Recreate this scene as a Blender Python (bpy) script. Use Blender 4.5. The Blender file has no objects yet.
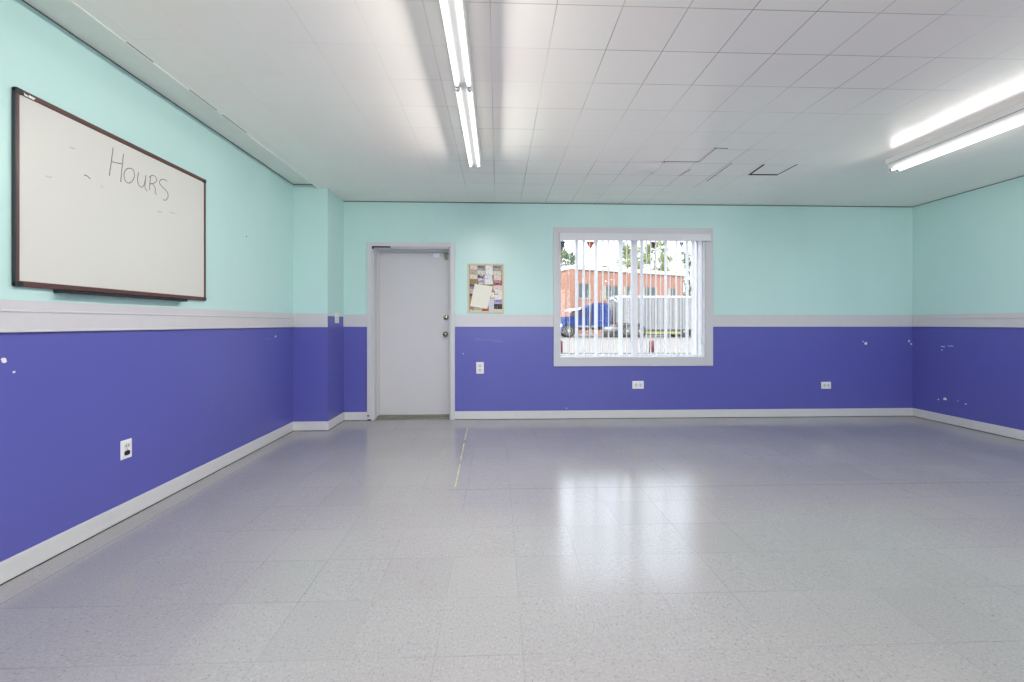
import bpy, bmesh, math, random
from mathutils import Vector, Matrix

random.seed(7)
scene = bpy.context.scene
COL = scene.collection

# ------------------------------------------------------------------ camera
CAM_H = 1.1557                     # eye height
FPX, HOR, YAW = 414.585, 323.41, 0.0346   # focal length and horizon measured in the 1024 x 682 frame
cam_data = bpy.data.cameras.new('camera')
cam_data.sensor_fit = 'HORIZONTAL'
cam_data.sensor_width = 36.0
cam_data.lens = FPX / 1024.0 * 36.0
cam_data.shift_y = (HOR - 341.0) / 1024.0
cam_data.clip_start = 0.02
cam_data.clip_end = 500
camera = bpy.data.objects.new('camera', cam_data)
camera.location = (0, 0, CAM_H)
camera.rotation_euler = (math.pi / 2, 0, -YAW)
COL.objects.link(camera)
scene.camera = camera

# ------------------------------------------------------------------ world, sun, exposure
SKY, SUN, LAMP, TUBE = 6.6, 9.0, 15.2, 1.7
scene.view_settings.view_transform = 'Standard'
scene.view_settings.look = 'None'
scene.view_settings.exposure = 0.0
scene.view_settings.gamma = 1.0
scene.view_settings.use_curve_mapping = False

world = bpy.data.worlds.new('pale_sky')
scene.world = world
world.use_nodes = True
wn = world.node_tree
wn.nodes.clear()
w_out = wn.nodes.new('ShaderNodeOutputWorld')
w_bg = wn.nodes.new('ShaderNodeBackground')
w_bg.inputs['Strength'].default_value = SKY
w_tc = wn.nodes.new('ShaderNodeTexCoord')
w_noise = wn.nodes.new('ShaderNodeTexNoise')
w_noise.inputs['Scale'].default_value = 3.0
w_noise.inputs['Detail'].default_value = 5.0
w_ramp = wn.nodes.new('ShaderNodeValToRGB')
w_ramp.color_ramp.elements[0].position = 0.35
w_ramp.color_ramp.elements[0].color = (0.50, 0.58, 0.70, 1)
w_ramp.color_ramp.elements[1].position = 0.65
w_ramp.color_ramp.elements[1].color = (0.66, 0.67, 0.70, 1)
wn.links.new(w_tc.outputs['Generated'], w_noise.inputs['Vector'])
wn.links.new(w_noise.outputs['Fac'], w_ramp.inputs['Fac'])
wn.links.new(w_ramp.outputs['Color'], w_bg.inputs['Color'])
wn.links.new(w_bg.outputs['Background'], w_out.inputs['Surface'])

sun_data = bpy.data.lights.new('sun', 'SUN')
sun_data.energy = SUN
sun_data.angle = 0.02
sun_data.color = (1.0, 0.95, 0.86)
sun = bpy.data.objects.new('sun', sun_data)
sun.rotation_euler = (math.radians(54), 0, math.radians(-28))   # high, behind and left of the camera
sun.location = (-8, -14, 18)
COL.objects.link(sun)

# ------------------------------------------------------------------ measured room
XL, XR, YB, ZC = -2.2008, 5.1815, 5.0028, 2.6125
YP, XP = 4.5401, -1.8336           # pillar in the back left corner
XB, ZR = -1.925, 2.6545            # ceiling border strip and its height
YF = -4.2                          # wall behind the camera
WT = 0.22                          # masonry thickness
RAIL0, RAIL1 = 1.115, 1.262        # chair rail
BASE = 0.10
PAINT = 1.118
TILE, TX0, TY0 = 0.3048, -0.034, 1.8851
_c, _s = math.cos(YAW), math.sin(YAW)


def ray(u, v):
    x, z, y = (u - 512) / FPX, (HOR - v) / FPX, 1.0
    return Vector((x * _c + y * _s, -x * _s + y * _c, z))


def on_y(u, v, y):
    r = ray(u, v); t = y / r.y
    return Vector((r.x * t, y, CAM_H + r.z * t))


def on_x(u, v, x):
    r = ray(u, v); t = x / r.x
    return Vector((x, r.y * t, CAM_H + r.z * t))


def on_z(u, v, z):
    r = ray(u, v); t = (z - CAM_H) / r.z
    return Vector((r.x * t, r.y * t, z))


# ------------------------------------------------------------------ materials
def lin(c):
    out = []
    for k in c[:3]:
        k = k / 255.0
        out.append(k / 12.92 if k <= 0.04045 else ((k + 0.055) / 1.055) ** 2.4)
    return (out[0], out[1], out[2], 1.0)


def new_mat(name):
    m = bpy.data.materials.new(name)
    m.use_nodes = True
    return m, m.node_tree.nodes, m.node_tree.links, m.node_tree.nodes['Principled BSDF']


def mat(name, col, rough=0.5, metal=0.0, var=0.04, scale=12.0, bump=0.0, spec=0.5, emit=None, strength=0.0, trans=0.0):
    """plain procedural surface: colour with a little noise, optional bump"""
    m, N, L, b = new_mat(name)
    tc = N.new('ShaderNodeTexCoord')
    no = N.new('ShaderNodeTexNoise')
    no.inputs['Scale'].default_value = scale
    no.inputs['Detail'].default_value = 4
    L.new(tc.outputs['Object'], no.inputs['Vector'])
    mx = N.new('ShaderNodeMix'); mx.data_type = 'RGBA'
    c = lin(col)
    mx.inputs['A'].default_value = tuple(k * (1 - var) for k in c[:3]) + (1,)
    mx.inputs['B'].default_value = tuple(min(1, k * (1 + var)) for k in c[:3]) + (1,)
    L.new(no.outputs['Fac'], mx.inputs['Factor'])
    L.new(mx.outputs['Result'], b.inputs['Base Color'])
    b.inputs['Roughness'].default_value = rough
    b.inputs['Metallic'].default_value = metal
    b.inputs['Specular IOR Level'].default_value = spec
    if bump:
        bp = N.new('ShaderNodeBump')
        bp.inputs['Strength'].default_value = bump
        bp.inputs['Distance'].default_value = 0.004
        L.new(no.outputs['Fac'], bp.inputs['Height'])
        L.new(bp.outputs['Normal'], b.inputs['Normal'])
    if emit:
        b.inputs['Emission Color'].default_value = lin(emit)
        b.inputs['Emission Strength'].default_value = strength
    if trans:
        b.inputs['Transmission Weight'].default_value = trans
    return m


def math_node(N, L, op, a, b=None, c=None):
    n = N.new('ShaderNodeMath'); n.operation = op
    for i, k in enumerate((a, b, c)):
        if k is None: continue
        if isinstance(k, (int, float)): n.inputs[i].default_value = k
        else: L.new(k, n.inputs[i])
    return n.outputs[0]


def grid_lines(N, L, coord, size, off, width):
    """1 on a seam of a grid along one axis, else 0 (soft edge)"""
    t = math_node(N, L, 'SUBTRACT', coord, off)
    t = math_node(N, L, 'DIVIDE', t, size)
    f = math_node(N, L, 'FRACT', t)
    f = math_node(N, L, 'SUBTRACT', f, 0.5)
    f = math_node(N, L, 'ABSOLUTE', f)
    f = math_node(N, L, 'SUBTRACT', 0.5, f)
    f = math_node(N, L, 'DIVIDE', f, width / size)
    f = math_node(N, L, 'SUBTRACT', 1.0, f)
    return math_node(N, L, 'MAXIMUM', f, 0.0)


def ceiling_material():
    m, N, L, b = new_mat('painted_ceiling_tile')
    tc = N.new('ShaderNodeTexCoord')
    sp = N.new('ShaderNodeSeparateXYZ')
    L.new(tc.outputs['Object'], sp.inputs[0])
    gx = grid_lines(N, L, sp.outputs['X'], TILE, TX0, 0.0038)
    gy = grid_lines(N, L, sp.outputs['Y'], TILE, TY0, 0.0032)
    g = math_node(N, L, 'MAXIMUM', gx, gy)
    fade = N.new('ShaderNodeTexNoise')
    fade.inputs['Scale'].default_value = 1.1
    fade.inputs['Detail'].default_value = 2
    L.new(tc.outputs['Object'], fade.inputs['Vector'])
    fr = N.new('ShaderNodeMapRange')
    fr.inputs['From Min'].default_value = 0.38; fr.inputs['From Max'].default_value = 0.62
    fr.inputs['To Min'].default_value = 0.15; fr.inputs['To Max'].default_value = 0.85
    L.new(fade.outputs['Fac'], fr.inputs['Value'])
    mid = math_node(N, L, 'SUBTRACT', sp.outputs['X'], 1.15)
    mid = math_node(N, L, 'ABSOLUTE', mid)
    mr = N.new('ShaderNodeMapRange'); mr.interpolation_type = 'SMOOTHSTEP'
    mr.inputs['From Min'].default_value = 0.9; mr.inputs['From Max'].default_value = 1.9
    mr.inputs['To Min'].default_value = 1.0; mr.inputs['To Max'].default_value = 0.2
    L.new(mid, mr.inputs['Value'])
    g = math_node(N, L, 'MULTIPLY', g, mr.outputs['Result'])
    g = math_node(N, L, 'MULTIPLY', g, fr.outputs['Result'])
    # every tile a shade of its own
    wn_ = N.new('ShaderNodeTexWhiteNoise'); wn_.noise_dimensions = '2D'
    cb = N.new('ShaderNodeCombineXYZ')
    for k, ax, off in ((0, 'X', TX0), (1, 'Y', TY0)):
        t = math_node(N, L, 'SUBTRACT', sp.outputs[ax], off)
        t = math_node(N, L, 'DIVIDE', t, TILE)
        L.new(math_node(N, L, 'FLOOR', t), cb.inputs[k])
    L.new(cb.outputs[0], wn_.inputs['Vector'])
    mx = N.new('ShaderNodeMix'); mx.data_type = 'RGBA'
    mx.inputs['A'].default_value = lin((253, 246, 238)); mx.inputs['B'].default_value = lin((254, 249, 241))
    L.new(wn_.outputs['Value'], mx.inputs['Factor'])
    mx2 = N.new('ShaderNodeMix'); mx2.data_type = 'RGBA'
    L.new(g, mx2.inputs['Factor'])
    L.new(mx.outputs['Result'], mx2.inputs['A'])
    mx2.inputs['B'].default_value = lin((92, 92, 92))
    L.new(mx2.outputs['Result'], b.inputs['Base Color'])
    fine = N.new('ShaderNodeTexNoise')
    fine.inputs['Scale'].default_value = 7; fine.inputs['Detail'].default_value = 3
    L.new(tc.outputs['Object'], fine.inputs['Vector'])
    h = math_node(N, L, 'MULTIPLY_ADD', g, -0.6, fine.outputs['Fac'])
    h = math_node(N, L, 'MULTIPLY_ADD', wn_.outputs['Value'], 0.25, h)
    bp = N.new('ShaderNodeBump'); bp.inputs['Strength'].default_value = 0.25; bp.inputs['Distance'].default_value = 0.002
    L.new(h, bp.inputs['Height']); L.new(bp.outputs['Normal'], b.inputs['Normal'])
    b.inputs['Roughness'].default_value = 0.23
    b.inputs['IOR'].default_value = 1.85
    return m


def floor_material():
    m, N, L, b = new_mat('speckled_vinyl_tile')
    tc = N.new('ShaderNodeTexCoord')
    sp = N.new('ShaderNodeSeparateXYZ')
    L.new(tc.outputs['Object'], sp.inputs[0])
    FX, FY = XL + 0.155, 0.226
    gx = grid_lines(N, L, sp.outputs['X'], TILE, FX, 0.0032)
    gy = grid_lines(N, L, sp.outputs['Y'], TILE, FY, 0.0032)
    g = math_node(N, L, 'MAXIMUM', gx, gy)
    fade = N.new('ShaderNodeTexNoise')
    fade.inputs['Scale'].default_value = 1.3; fade.inputs['Detail'].default_value = 3
    L.new(tc.outputs['Object'], fade.inputs['Vector'])
    fr = N.new('ShaderNodeMapRange')
    fr.inputs['From Min'].default_value = 0.42; fr.inputs['From Max'].default_value = 0.66
    fr.inputs['To Min'].default_value = 0.04; fr.inputs['To Max'].default_value = 0.42
    L.new(fade.outputs['Fac'], fr.inputs['Value'])
    g = math_node(N, L, 'MULTIPLY', g, fr.outputs['Result'])
    # the open joint of the first course along the left wall
    d = math_node(N, L, 'SUBTRACT', sp.outputs['X'], FX)
    d = math_node(N, L, 'ABSOLUTE', d)
    d = math_node(N, L, 'DIVIDE', d, 0.003)
    d = math_node(N, L, 'SUBTRACT', 1.0, d)
    d = math_node(N, L, 'MAXIMUM', d, 0.0)
    d = math_node(N, L, 'MULTIPLY', d, 0.8)
    g = math_node(N, L, 'MAXIMUM', g, d)
    # a long crack across the room about 2.9 m in front of the camera
    wob = math_node(N, L, 'MULTIPLY_ADD', fade.outputs['Fac'], 0.02, sp.outputs['Y'])
    k = math_node(N, L, 'SUBTRACT', wob, 2.905)
    k = math_node(N, L, 'ABSOLUTE', k)
    k = math_node(N, L, 'DIVIDE', k, 0.006)
    k = math_node(N, L, 'SUBTRACT', 1.0, k)
    k = math_node(N, L, 'MAXIMUM', k, 0.0)
    inx = math_node(N, L, 'GREATER_THAN', sp.outputs['X'], -0.35)
    k = math_node(N, L, 'MULTIPLY', k, inx)
    k = math_node(N, L, 'MULTIPLY', k, 0.45)
    g = math_node(N, L, 'MAXIMUM', g, k)
    # per-tile shade and chip direction
    cb = N.new('ShaderNodeCombineXYZ')
    for i, ax, off in ((0, 'X', FX), (1, 'Y', FY)):
        t = math_node(N, L, 'SUBTRACT', sp.outputs[ax], off)
        t = math_node(N, L, 'DIVIDE', t, TILE)
        L.new(math_node(N, L, 'FLOOR', t), cb.inputs[i])
    wn_ = N.new('ShaderNodeTexWhiteNoise'); wn_.noise_dimensions = '2D'
    L.new(cb.outputs[0], wn_.inputs['Vector'])
    parity = math_node(N, L, 'GREATER_THAN', wn_.outputs['Value'], 0.5)
    sx = math_node(N, L, 'MULTIPLY_ADD', parity, 45.0, 100.0)
    sy = math_node(N, L, 'MULTIPLY_ADD', parity, -45.0, 145.0)
    px = math_node(N, L, 'MULTIPLY', sp.outputs['X'], sx)
    py = math_node(N, L, 'MULTIPLY', sp.outputs['Y'], sy)
    cv = N.new('ShaderNodeCombineXYZ')
    L.new(px, cv.inputs[0]); L.new(py, cv.inputs[1]); L.new(wn_.outputs['Value'], cv.inputs[2])
    spk = N.new('ShaderNodeTexNoise')
    spk.inputs['Scale'].default_value = 1.0; spk.inputs['Detail'].default_value = 3; spk.inputs['Roughness'].default_value = 0.65
    L.new(cv.outputs[0], spk.inputs['Vector'])
    rp = N.new('ShaderNodeValToRGB')
    e = rp.color_ramp.elements
    e[0].position = 0.30; e[0].color = lin((128, 126, 128))
    e[1].position = 0.74; e[1].color = lin((180, 178, 181))
    e.new(0.40).color = lin((158, 156, 159))
    e.new(0.60).color = lin((163, 161, 164))
    L.new(spk.outputs['Fac'], rp.inputs['Fac'])
    # broad worn and dirty areas
    big = N.new('ShaderNodeTexNoise')
    big.inputs['Scale'].default_value = 0.8; big.inputs['Detail'].default_value = 5
    L.new(tc.outputs['Object'], big.inputs['Vector'])
    br = N.new('ShaderNodeMapRange')
    br.inputs['From Min'].default_value = 0.3; br.inputs['From Max'].default_value = 0.7
    br.inputs['To Min'].default_value = 0.93; br.inputs['To Max'].default_value = 1.04
    L.new(big.outputs['Fac'], br.inputs['Value'])
    tl = math_node(N, L, 'MULTIPLY_ADD', wn_.outputs['Value'], 0.05, 0.975)
    sc_ = math_node(N, L, 'MULTIPLY', tl, br.outputs['Result'])
    vm = N.new('ShaderNodeVectorMath'); vm.operation = 'SCALE'
    L.new(rp.outputs['Color'], vm.inputs[0]); L.new(sc_, vm.inputs['Scale'])
    mx = N.new('ShaderNodeMix'); mx.data_type = 'RGBA'
    L.new(g, mx.inputs['Factor']); L.new(vm.outputs[0], mx.inputs['A'])
    mx.inputs['B'].default_value = lin((82, 80, 84))
    L.new(mx.outputs['Result'], b.inputs['Base Color'])
    rr = N.new('ShaderNodeMapRange')
    rr.inputs['From Min'].default_value = 0.3; rr.inputs['From Max'].default_value = 0.7
    rr.inputs['To Min'].default_value = 0.13; rr.inputs['To Max'].default_value = 0.22
    L.new(big.outputs['Fac'], rr.inputs['Value'])
    L.new(rr.outputs['Result'], b.inputs['Roughness'])
    h = math_node(N, L, 'MULTIPLY_ADD', g, -1.0, big.outputs['Fac'])
    h = math_node(N, L, 'MULTIPLY_ADD', wn_.outputs['Value'], 0.3, h)
    bp = N.new('ShaderNodeBump'); bp.inputs['Strength'].default_value = 0.25; bp.inputs['Distance'].default_value = 0.002
    L.new(h, bp.inputs['Height']); L.new(bp.outputs['Normal'], b.inputs['Normal'])
    b.inputs['IOR'].default_value = 1.68
    return m


def wall_paint(name, col, rough=0.32, streak=0.05):
    """roller-applied satin paint on block wall"""
    m, N, L, b = new_mat(name)
    tc = N.new('ShaderNodeTexCoord')
    mp = N.new('ShaderNodeMapping'); mp.inputs['Scale'].default_value = (1.6, 1.6, 0.5)
    L.new(tc.outputs['Object'], mp.inputs['Vector'])
    no = N.new('ShaderNodeTexNoise'); no.inputs['Scale'].default_value = 1.5; no.inputs['Detail'].default_value = 4
    L.new(mp.outputs['Vector'], no.inputs['Vector'])
    mx = N.new('ShaderNodeMix'); mx.data_type = 'RGBA'
    c = lin(col)
    mx.inputs['A'].default_value = tuple(k * (1 - streak) for k in c[:3]) + (1,)
    mx.inputs['B'].default_value = tuple(k * (1 + streak) for k in c[:3]) + (1,)
    L.new(no.outputs['Fac'], mx.inputs['Factor']); L.new(mx.outputs['Result'], b.inputs['Base Color'])
    fine = N.new('ShaderNodeTexNoise'); fine.inputs['Scale'].default_value = 90; fine.inputs['Detail'].default_value = 2
    L.new(tc.outputs['Object'], fine.inputs['Vector'])
    bp = N.new('ShaderNodeBump'); bp.inputs['Strength'].default_value = 0.12; bp.inputs['Distance'].default_value = 0.002
    L.new(fine.outputs['Fac'], bp.inputs['Height']); L.new(bp.outputs['Normal'], b.inputs['Normal'])
    b.inputs['Roughness'].default_value = rough
    return m


def glass_pane(name, tint=(0.96, 0.98, 0.98)):
    m, N, L, b = new_mat(name)
    N.remove(b)
    tr = N.new('ShaderNodeBsdfTransparent'); tr.inputs['Color'].default_value = tint + (1,)
    gl = N.new('ShaderNodeBsdfGlossy'); gl.inputs['Roughness'].default_value = 0.02
    fr = N.new('ShaderNodeFresnel'); fr.inputs['IOR'].default_value = 1.45
    mx = N.new('ShaderNodeMixShader')
    L.new(fr.outputs[0], mx.inputs[0]); L.new(tr.outputs[0], mx.inputs[1]); L.new(gl.outputs[0], mx.inputs[2])
    L.new(mx.outputs[0], N['Material Output'].inputs['Surface'])
    return m


def translucent(name, col, rough=0.5, fac=0.4):
    m, N, L, b = new_mat(name)
    b.inputs['Base Color'].default_value = lin(col)
    b.inputs['Roughness'].default_value = rough
    no = N.new('ShaderNodeTexNoise'); no.inputs['Scale'].default_value = 20
    bp = N.new('ShaderNodeBump'); bp.inputs['Strength'].default_value = 0.05
    L.new(no.outputs['Fac'], bp.inputs['Height']); L.new(bp.outputs['Normal'], b.inputs['Normal'])
    t = N.new('ShaderNodeBsdfTranslucent'); t.inputs['Color'].default_value = lin(col)
    mx = N.new('ShaderNodeMixShader'); mx.inputs[0].default_value = fac
    L.new(b.outputs[0], mx.inputs[1]); L.new(t.outputs[0], mx.inputs[2])
    L.new(mx.outputs[0], N['Material Output'].inputs['Surface'])
    return m


def brick_material(name, c1, c2, mortar, scale):
    m, N, L, b = new_mat(name)
    tc = N.new('ShaderNodeTexCoord')
    mp = N.new('ShaderNodeMapping'); mp.inputs['Rotation'].default_value = (math.pi / 2, 0, 0)
    L.new(tc.outputs['Object'], mp.inputs['Vector'])
    br = N.new('ShaderNodeTexBrick')
    br.inputs['Color1'].default_value = lin(c1); br.inputs['Color2'].default_value = lin(c2)
    br.inputs['Mortar'].default_value = lin(mortar)
    br.inputs['Scale'].default_value = scale; br.inputs['Mortar Size'].default_value = 0.012
    L.new(mp.outputs['Vector'], br.inputs['Vector'])
    L.new(br.outputs['Color'], b.inputs['Base Color'])
    b.inputs['Roughness'].default_value = 0.85
    return m


M = {}
M['teal'] = wall_paint('teal_wall_paint', (194, 228, 225))
M['blue'] = wall_paint('blue_violet_wall_paint', (94, 96, 178))
M['ceiling'] = ceiling_material()
M['ceiling_plain'] = mat('ceiling_border_paint', (246, 245, 238), 0.35, bump=0.05)
M['floor'] = floor_material()
M['rail'] = mat('grey_white_rail_paint', (208, 206, 211), 0.35)
M['base'] = mat('grey_white_baseboard_paint', (212, 212, 214), 0.35)
M['dark_gap'] = mat('dark_gap', (48, 46, 46), 0.9)
M['joint'] = mat('grey_green_joint', (96, 112, 108), 0.9)
M['door'] = mat('grey_door_paint', (207, 206, 210), 0.4, var=0.02, scale=3)
M['door_frame'] = mat('grey_frame_paint', (206, 206, 210), 0.4, var=0.02)
M['casing'] = mat('grey_casing_paint', (206, 206, 211), 0.4, var=0.02)
M['white'] = mat('white_plastic', (238, 238, 242), 0.35, var=0.02)
M['socket'] = mat('ivory_socket', (214, 214, 206), 0.4, var=0.02)
M['slot'] = mat('dark_slot', (40, 40, 46), 0.6)
M['black'] = mat('black_plastic', (26, 27, 30), 0.4)
M['steel'] = mat('worn_steel', (170, 168, 160), 0.3, 1.0)
M['knob'] = mat('tarnished_nickel', (150, 146, 132), 0.22, 1.0, var=0.2)
M['threshold'] = mat('worn_threshold_metal', (136, 133, 122), 0.5, 0.3, var=0.3, scale=25)
M['frame_wood'] = mat('dark_red_brown_frame', (92, 62, 60), 0.35, var=0.15, scale=30)
M['frame_dark'] = mat('black_brown_end_cap', (40, 42, 44), 0.35)
M['board'] = mat('white_enamel_board', (216, 215, 210), 0.22, var=0.015, scale=2)
M['tray'] = mat('dark_green_black_tray', (38, 52, 54), 0.35)
M['ink'] = mat('grey_dry_marker_ink', (128, 127, 125), 0.7, var=0.25, scale=60)
M['ink_faint'] = mat('faint_marker_smudge', (203, 202, 197), 0.7)
M['cork'] = mat('cork', (164, 138, 104), 0.9, var=0.2, scale=180)
M['oak'] = mat('pale_oak_frame', (214, 202, 172), 0.5, var=0.1, scale=40)
M['lamp_white'] = mat('white_enamel_lamp', (232, 232, 230), 0.35, var=0.01)
M['tube'] = mat('lit_fluorescent_tube', (250, 250, 248), 0.3, emit=(255, 254, 250), strength=TUBE)
M['vane'] = translucent('white_vinyl_vane', (246, 246, 249), 0.5, 0.72)
M['valance'] = mat('pale_grey_valance', (222, 223, 228), 0.4, var=0.01)
M['alu'] = mat('white_aluminium_window_frame', (246, 246, 248), 0.35, var=0.01)
M['sill'] = mat('white_reveal_paint', (236, 236, 238), 0.5, var=0.01)
M['glass'] = glass_pane('clear_window_glass')
M['chip'] = mat('bare_plaster', (236, 236, 240), 0.8)
M['mark'] = mat('pale_mark_paint', (112, 112, 190), 0.4)
M['yellow_tape'] = mat('worn_yellow_line', (192, 186, 152), 0.6, var=0.1, scale=40)

# exterior
M['asphalt'] = mat('sun_bleached_concrete', (103, 98, 93), 0.9, var=0.06, scale=1.5)
M['bounce_apron'] = mat('pale_bounce_apron', (222, 218, 210), 0.9, var=0.05, scale=1.5)  # unseen ground behind the camera, kept pale to bounce daylight up inside
M['kerb'] = mat('concrete_kerb', (93, 91, 88), 0.9, var=0.1)
M['orange'] = brick_material('orange_brick', (124, 84, 67), (128, 89, 74), (126, 93, 79), 1.2)
M['cream'] = mat('cream_trim', (130, 124, 110), 0.8)
M['white_trim'] = mat('white_parapet', (167, 164, 158), 0.8)
M['win_grey'] = mat('grey_building_glass', (66, 73, 76), 0.5, var=0.25, scale=1.2, spec=0.1)
M['truck_blue'] = mat('blue_truck_paint', (6, 30, 88), 0.35, var=0.05, spec=0.2)
M['rubber'] = mat('black_rubber', (30, 28, 28), 0.8)
M['chrome'] = mat('dull_bright_metal', (109, 109, 110), 0.45, 0.3)
M['rim'] = mat('pale_wheel_rim', (128, 124, 113), 0.4)
M['silver'] = mat('silver_trailer_side', (105, 105, 107), 0.5, 0.0, var=0.06, scale=2)
M['nose'] = mat('grey_trailer_nose', (91, 94, 94), 0.5)
M['rib'] = mat('grey_trailer_rib', (72, 71, 73), 0.5, 0.0)
M['olive'] = mat('yellow_olive_guard', (117, 114, 52), 0.6)
M['dark_glass'] = mat('dark_truck_glass', (27, 32, 39), 0.3, spec=0.2)
M['maroon'] = mat('maroon_post_paint', (86, 25, 33), 0.6)
M['bark'] = mat('grey_brown_bark', (86, 78, 66), 0.9, var=0.2, scale=8)
M['leaf_dark'] = translucent('dark_green_leaf', (85, 102, 66), 0.6, 0.3)
M['leaf_pale'] = translucent('pale_yellow_green_leaf', (133, 140, 87), 0.6, 0.4)
M['leaf_mid'] = translucent('olive_green_leaf', (123, 125, 76), 0.6, 0.3)
M['cord'] = mat('grey_cord', (150, 150, 150), 0.7)
M['pen_orange'] = translucent('orange_pennant', (213, 119, 55), 0.5, 0.4)
M['pen_maroon'] = translucent('maroon_pennant', (110, 36, 43), 0.5, 0.4)
M['pen_blue'] = translucent('blue_pennant', (31, 63, 126), 0.5, 0.4)
M['pen_grey'] = translucent('dark_grey_pennant', (86, 88, 94), 0.5, 0.3)
M['pen_white'] = translucent('white_pennant', (222, 222, 228), 0.5, 0.4)


# ------------------------------------------------------------------ mesh builder
class MB:
    def __init__(self):
        self.bm = bmesh.new(); self.mats = []; self.mi = 0

    def use(self, m):
        if m not in self.mats: self.mats.append(m)
        self.mi = self.mats.index(m)
        return self

    def _face(self, vs, smooth=False):
        try:
            f = self.bm.faces.new(vs); f.material_index = self.mi; f.smooth = smooth
            return f
        except ValueError:
            return None

    def box(self, x0, x1, y0, y1, z0, z1, bev=0.0):
        x0, x1 = min(x0, x1), max(x0, x1); y0, y1 = min(y0, y1), max(y0, y1); z0, z1 = min(z0, z1), max(z0, z1)
        n0 = len(self.bm.verts)
        v = [self.bm.verts.new(p) for p in ((x0, y0, z0), (x1, y0, z0), (x1, y1, z0), (x0, y1, z0),
                                            (x0, y0, z1), (x1, y0, z1), (x1, y1, z1), (x0, y1, z1))]
        fs = [self._face([v[i] for i in q]) for q in ((3, 2, 1, 0), (4, 5, 6, 7), (0, 1, 5, 4), (1, 2, 6, 5), (2, 3, 7, 6), (3, 0, 4, 7))]
        if bev:
            es = list({e for f in fs for e in f.edges})
            r = bmesh.ops.bevel(self.bm, geom=es, offset=bev, segments=2, profile=0.6, affect='EDGES', clamp_overlap=True)
            for f in r['faces']: f.material_index = self.mi
        return self

    def prism(self, pts, off):
        """closed polygon pts (3-D, planar) extruded by vector off"""
        off = Vector(off)
        a = [self.bm.verts.new(Vector(p)) for p in pts]
        b = [self.bm.verts.new(Vector(p) + off) for p in pts]
        n = len(a)
        self._face(a[::-1]); self._face(b)
        for i in range(n):
            self._face([a[i], a[(i + 1) % n], b[(i + 1) % n], b[i]])
        return self

    def tube(self, pts, r, seg=10, caps=True, flat=None):
        """round tube through pts; r a number or one radius per point"""
        pts = [Vector(p) for p in pts]
        rs = r if isinstance(r, (list, tuple)) else [r] * len(pts)
        rings = []
        for i, p in enumerate(pts):
            t = (pts[min(i + 1, len(pts) - 1)] - pts[max(i - 1, 0)]).normalized()
            ref = Vector((0, 0, 1)) if abs(t.z) < 0.9 else Vector((1, 0, 0))
            if flat is not None: ref = Vector(flat)
            a = t.cross(ref).normalized(); b = a.cross(t).normalized()
            k = 0.25 if flat is not None else 1.0
            rings.append([self.bm.verts.new(p + a * math.cos(2 * math.pi * j / seg) * rs[i] + b * math.sin(2 * math.pi * j / seg) * rs[i] * k) for j in range(seg)])
        for i in range(len(rings) - 1):
            for j in range(seg):
                self._face([rings[i][j], rings[i][(j + 1) % seg], rings[i + 1][(j + 1) % seg], rings[i + 1][j]], True)
        if caps:
            self._face(rings[0][::-1]); self._face(rings[-1])
        return self

    def lathe(self, origin, axis, prof, seg=20):
        """profile [(distance along axis, radius)] spun about axis"""
        o = Vector(origin); ax = Vector(axis).normalized()
        return self.tube_profile(o, ax, prof, seg)

    def tube_profile(self, o, ax, prof, seg):
        ref = Vector((0, 0, 1)) if abs(ax.z) < 0.9 else Vector((1, 0, 0))
        a = ax.cross(ref).normalized(); b = a.cross(ax).normalized()
        rings = [[self.bm.verts.new(o + ax * d + (a * math.cos(2 * math.pi * j / seg) + b * math.sin(2 * math.pi * j / seg)) * max(r, 1e-4)) for j in range(seg)] for d, r in prof]
        for i in range(len(rings) - 1):
            for j in range(seg):
                self._face([rings[i][j], rings[i][(j + 1) % seg], rings[i + 1][(j + 1) % seg], rings[i + 1][j]], True)
        self._face(rings[0][::-1]); self._face(rings[-1])
        return self

    def build(self, name, parent=None, mats=None):
        bmesh.ops.recalc_face_normals(self.bm, faces=self.bm.faces)
        me = bpy.data.meshes.new(name)
        self.bm.to_mesh(me); self.bm.free()
        for m in self.mats: me.materials.append(m)
        o = bpy.data.objects.new(name, me)
        COL.objects.link(o)
        if parent is not None:
            o.parent = parent
            bpy.context.view_layer.update()
            o.matrix_parent_inverse = parent.matrix_world.inverted()
        return o


def mb(m):
    return MB().use(M[m] if isinstance(m, str) else m)


def tag(o, label=None, cat=None, group=None, kind=None):
    if label: o['label'] = label
    if cat: o['category'] = cat
    if group: o['group'] = group
    if kind: o['kind'] = kind
    return o


def thing(name, label, cat, loc, group=None, kind=None):
    o = bpy.data.objects.new(name, None)
    o.empty_display_size = 0.05
    o.location = loc
    COL.objects.link(o)
    return tag(o, label, cat, group, kind)


def structure(b, name, label, cat='structure'):
    return tag(b.build(name), label, cat, None, 'structure')


# ------------------------------------------------------------------ room shell
door_l, door_r = on_y(372.5, 330, YB).x, on_y(451.3, 330, YB).x          # clear opening in the wall
door_t = on_y(410, 247, YB).z
win_l, win_r = on_y(559.8, 300, YB).x, on_y(705, 300, YB).x
win_t, win_b = on_y(630, 235, YB).z, on_y(630, 357.2, YB).z

floor_b = mb('floor')
floor_b.box(XL - WT, XR + WT, YF - WT, YB + WT, -0.12, 0.0)
floor_o = structure(floor_b, 'floor', 'pale grey speckled vinyl tile floor with glossy polish', 'floor')

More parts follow.
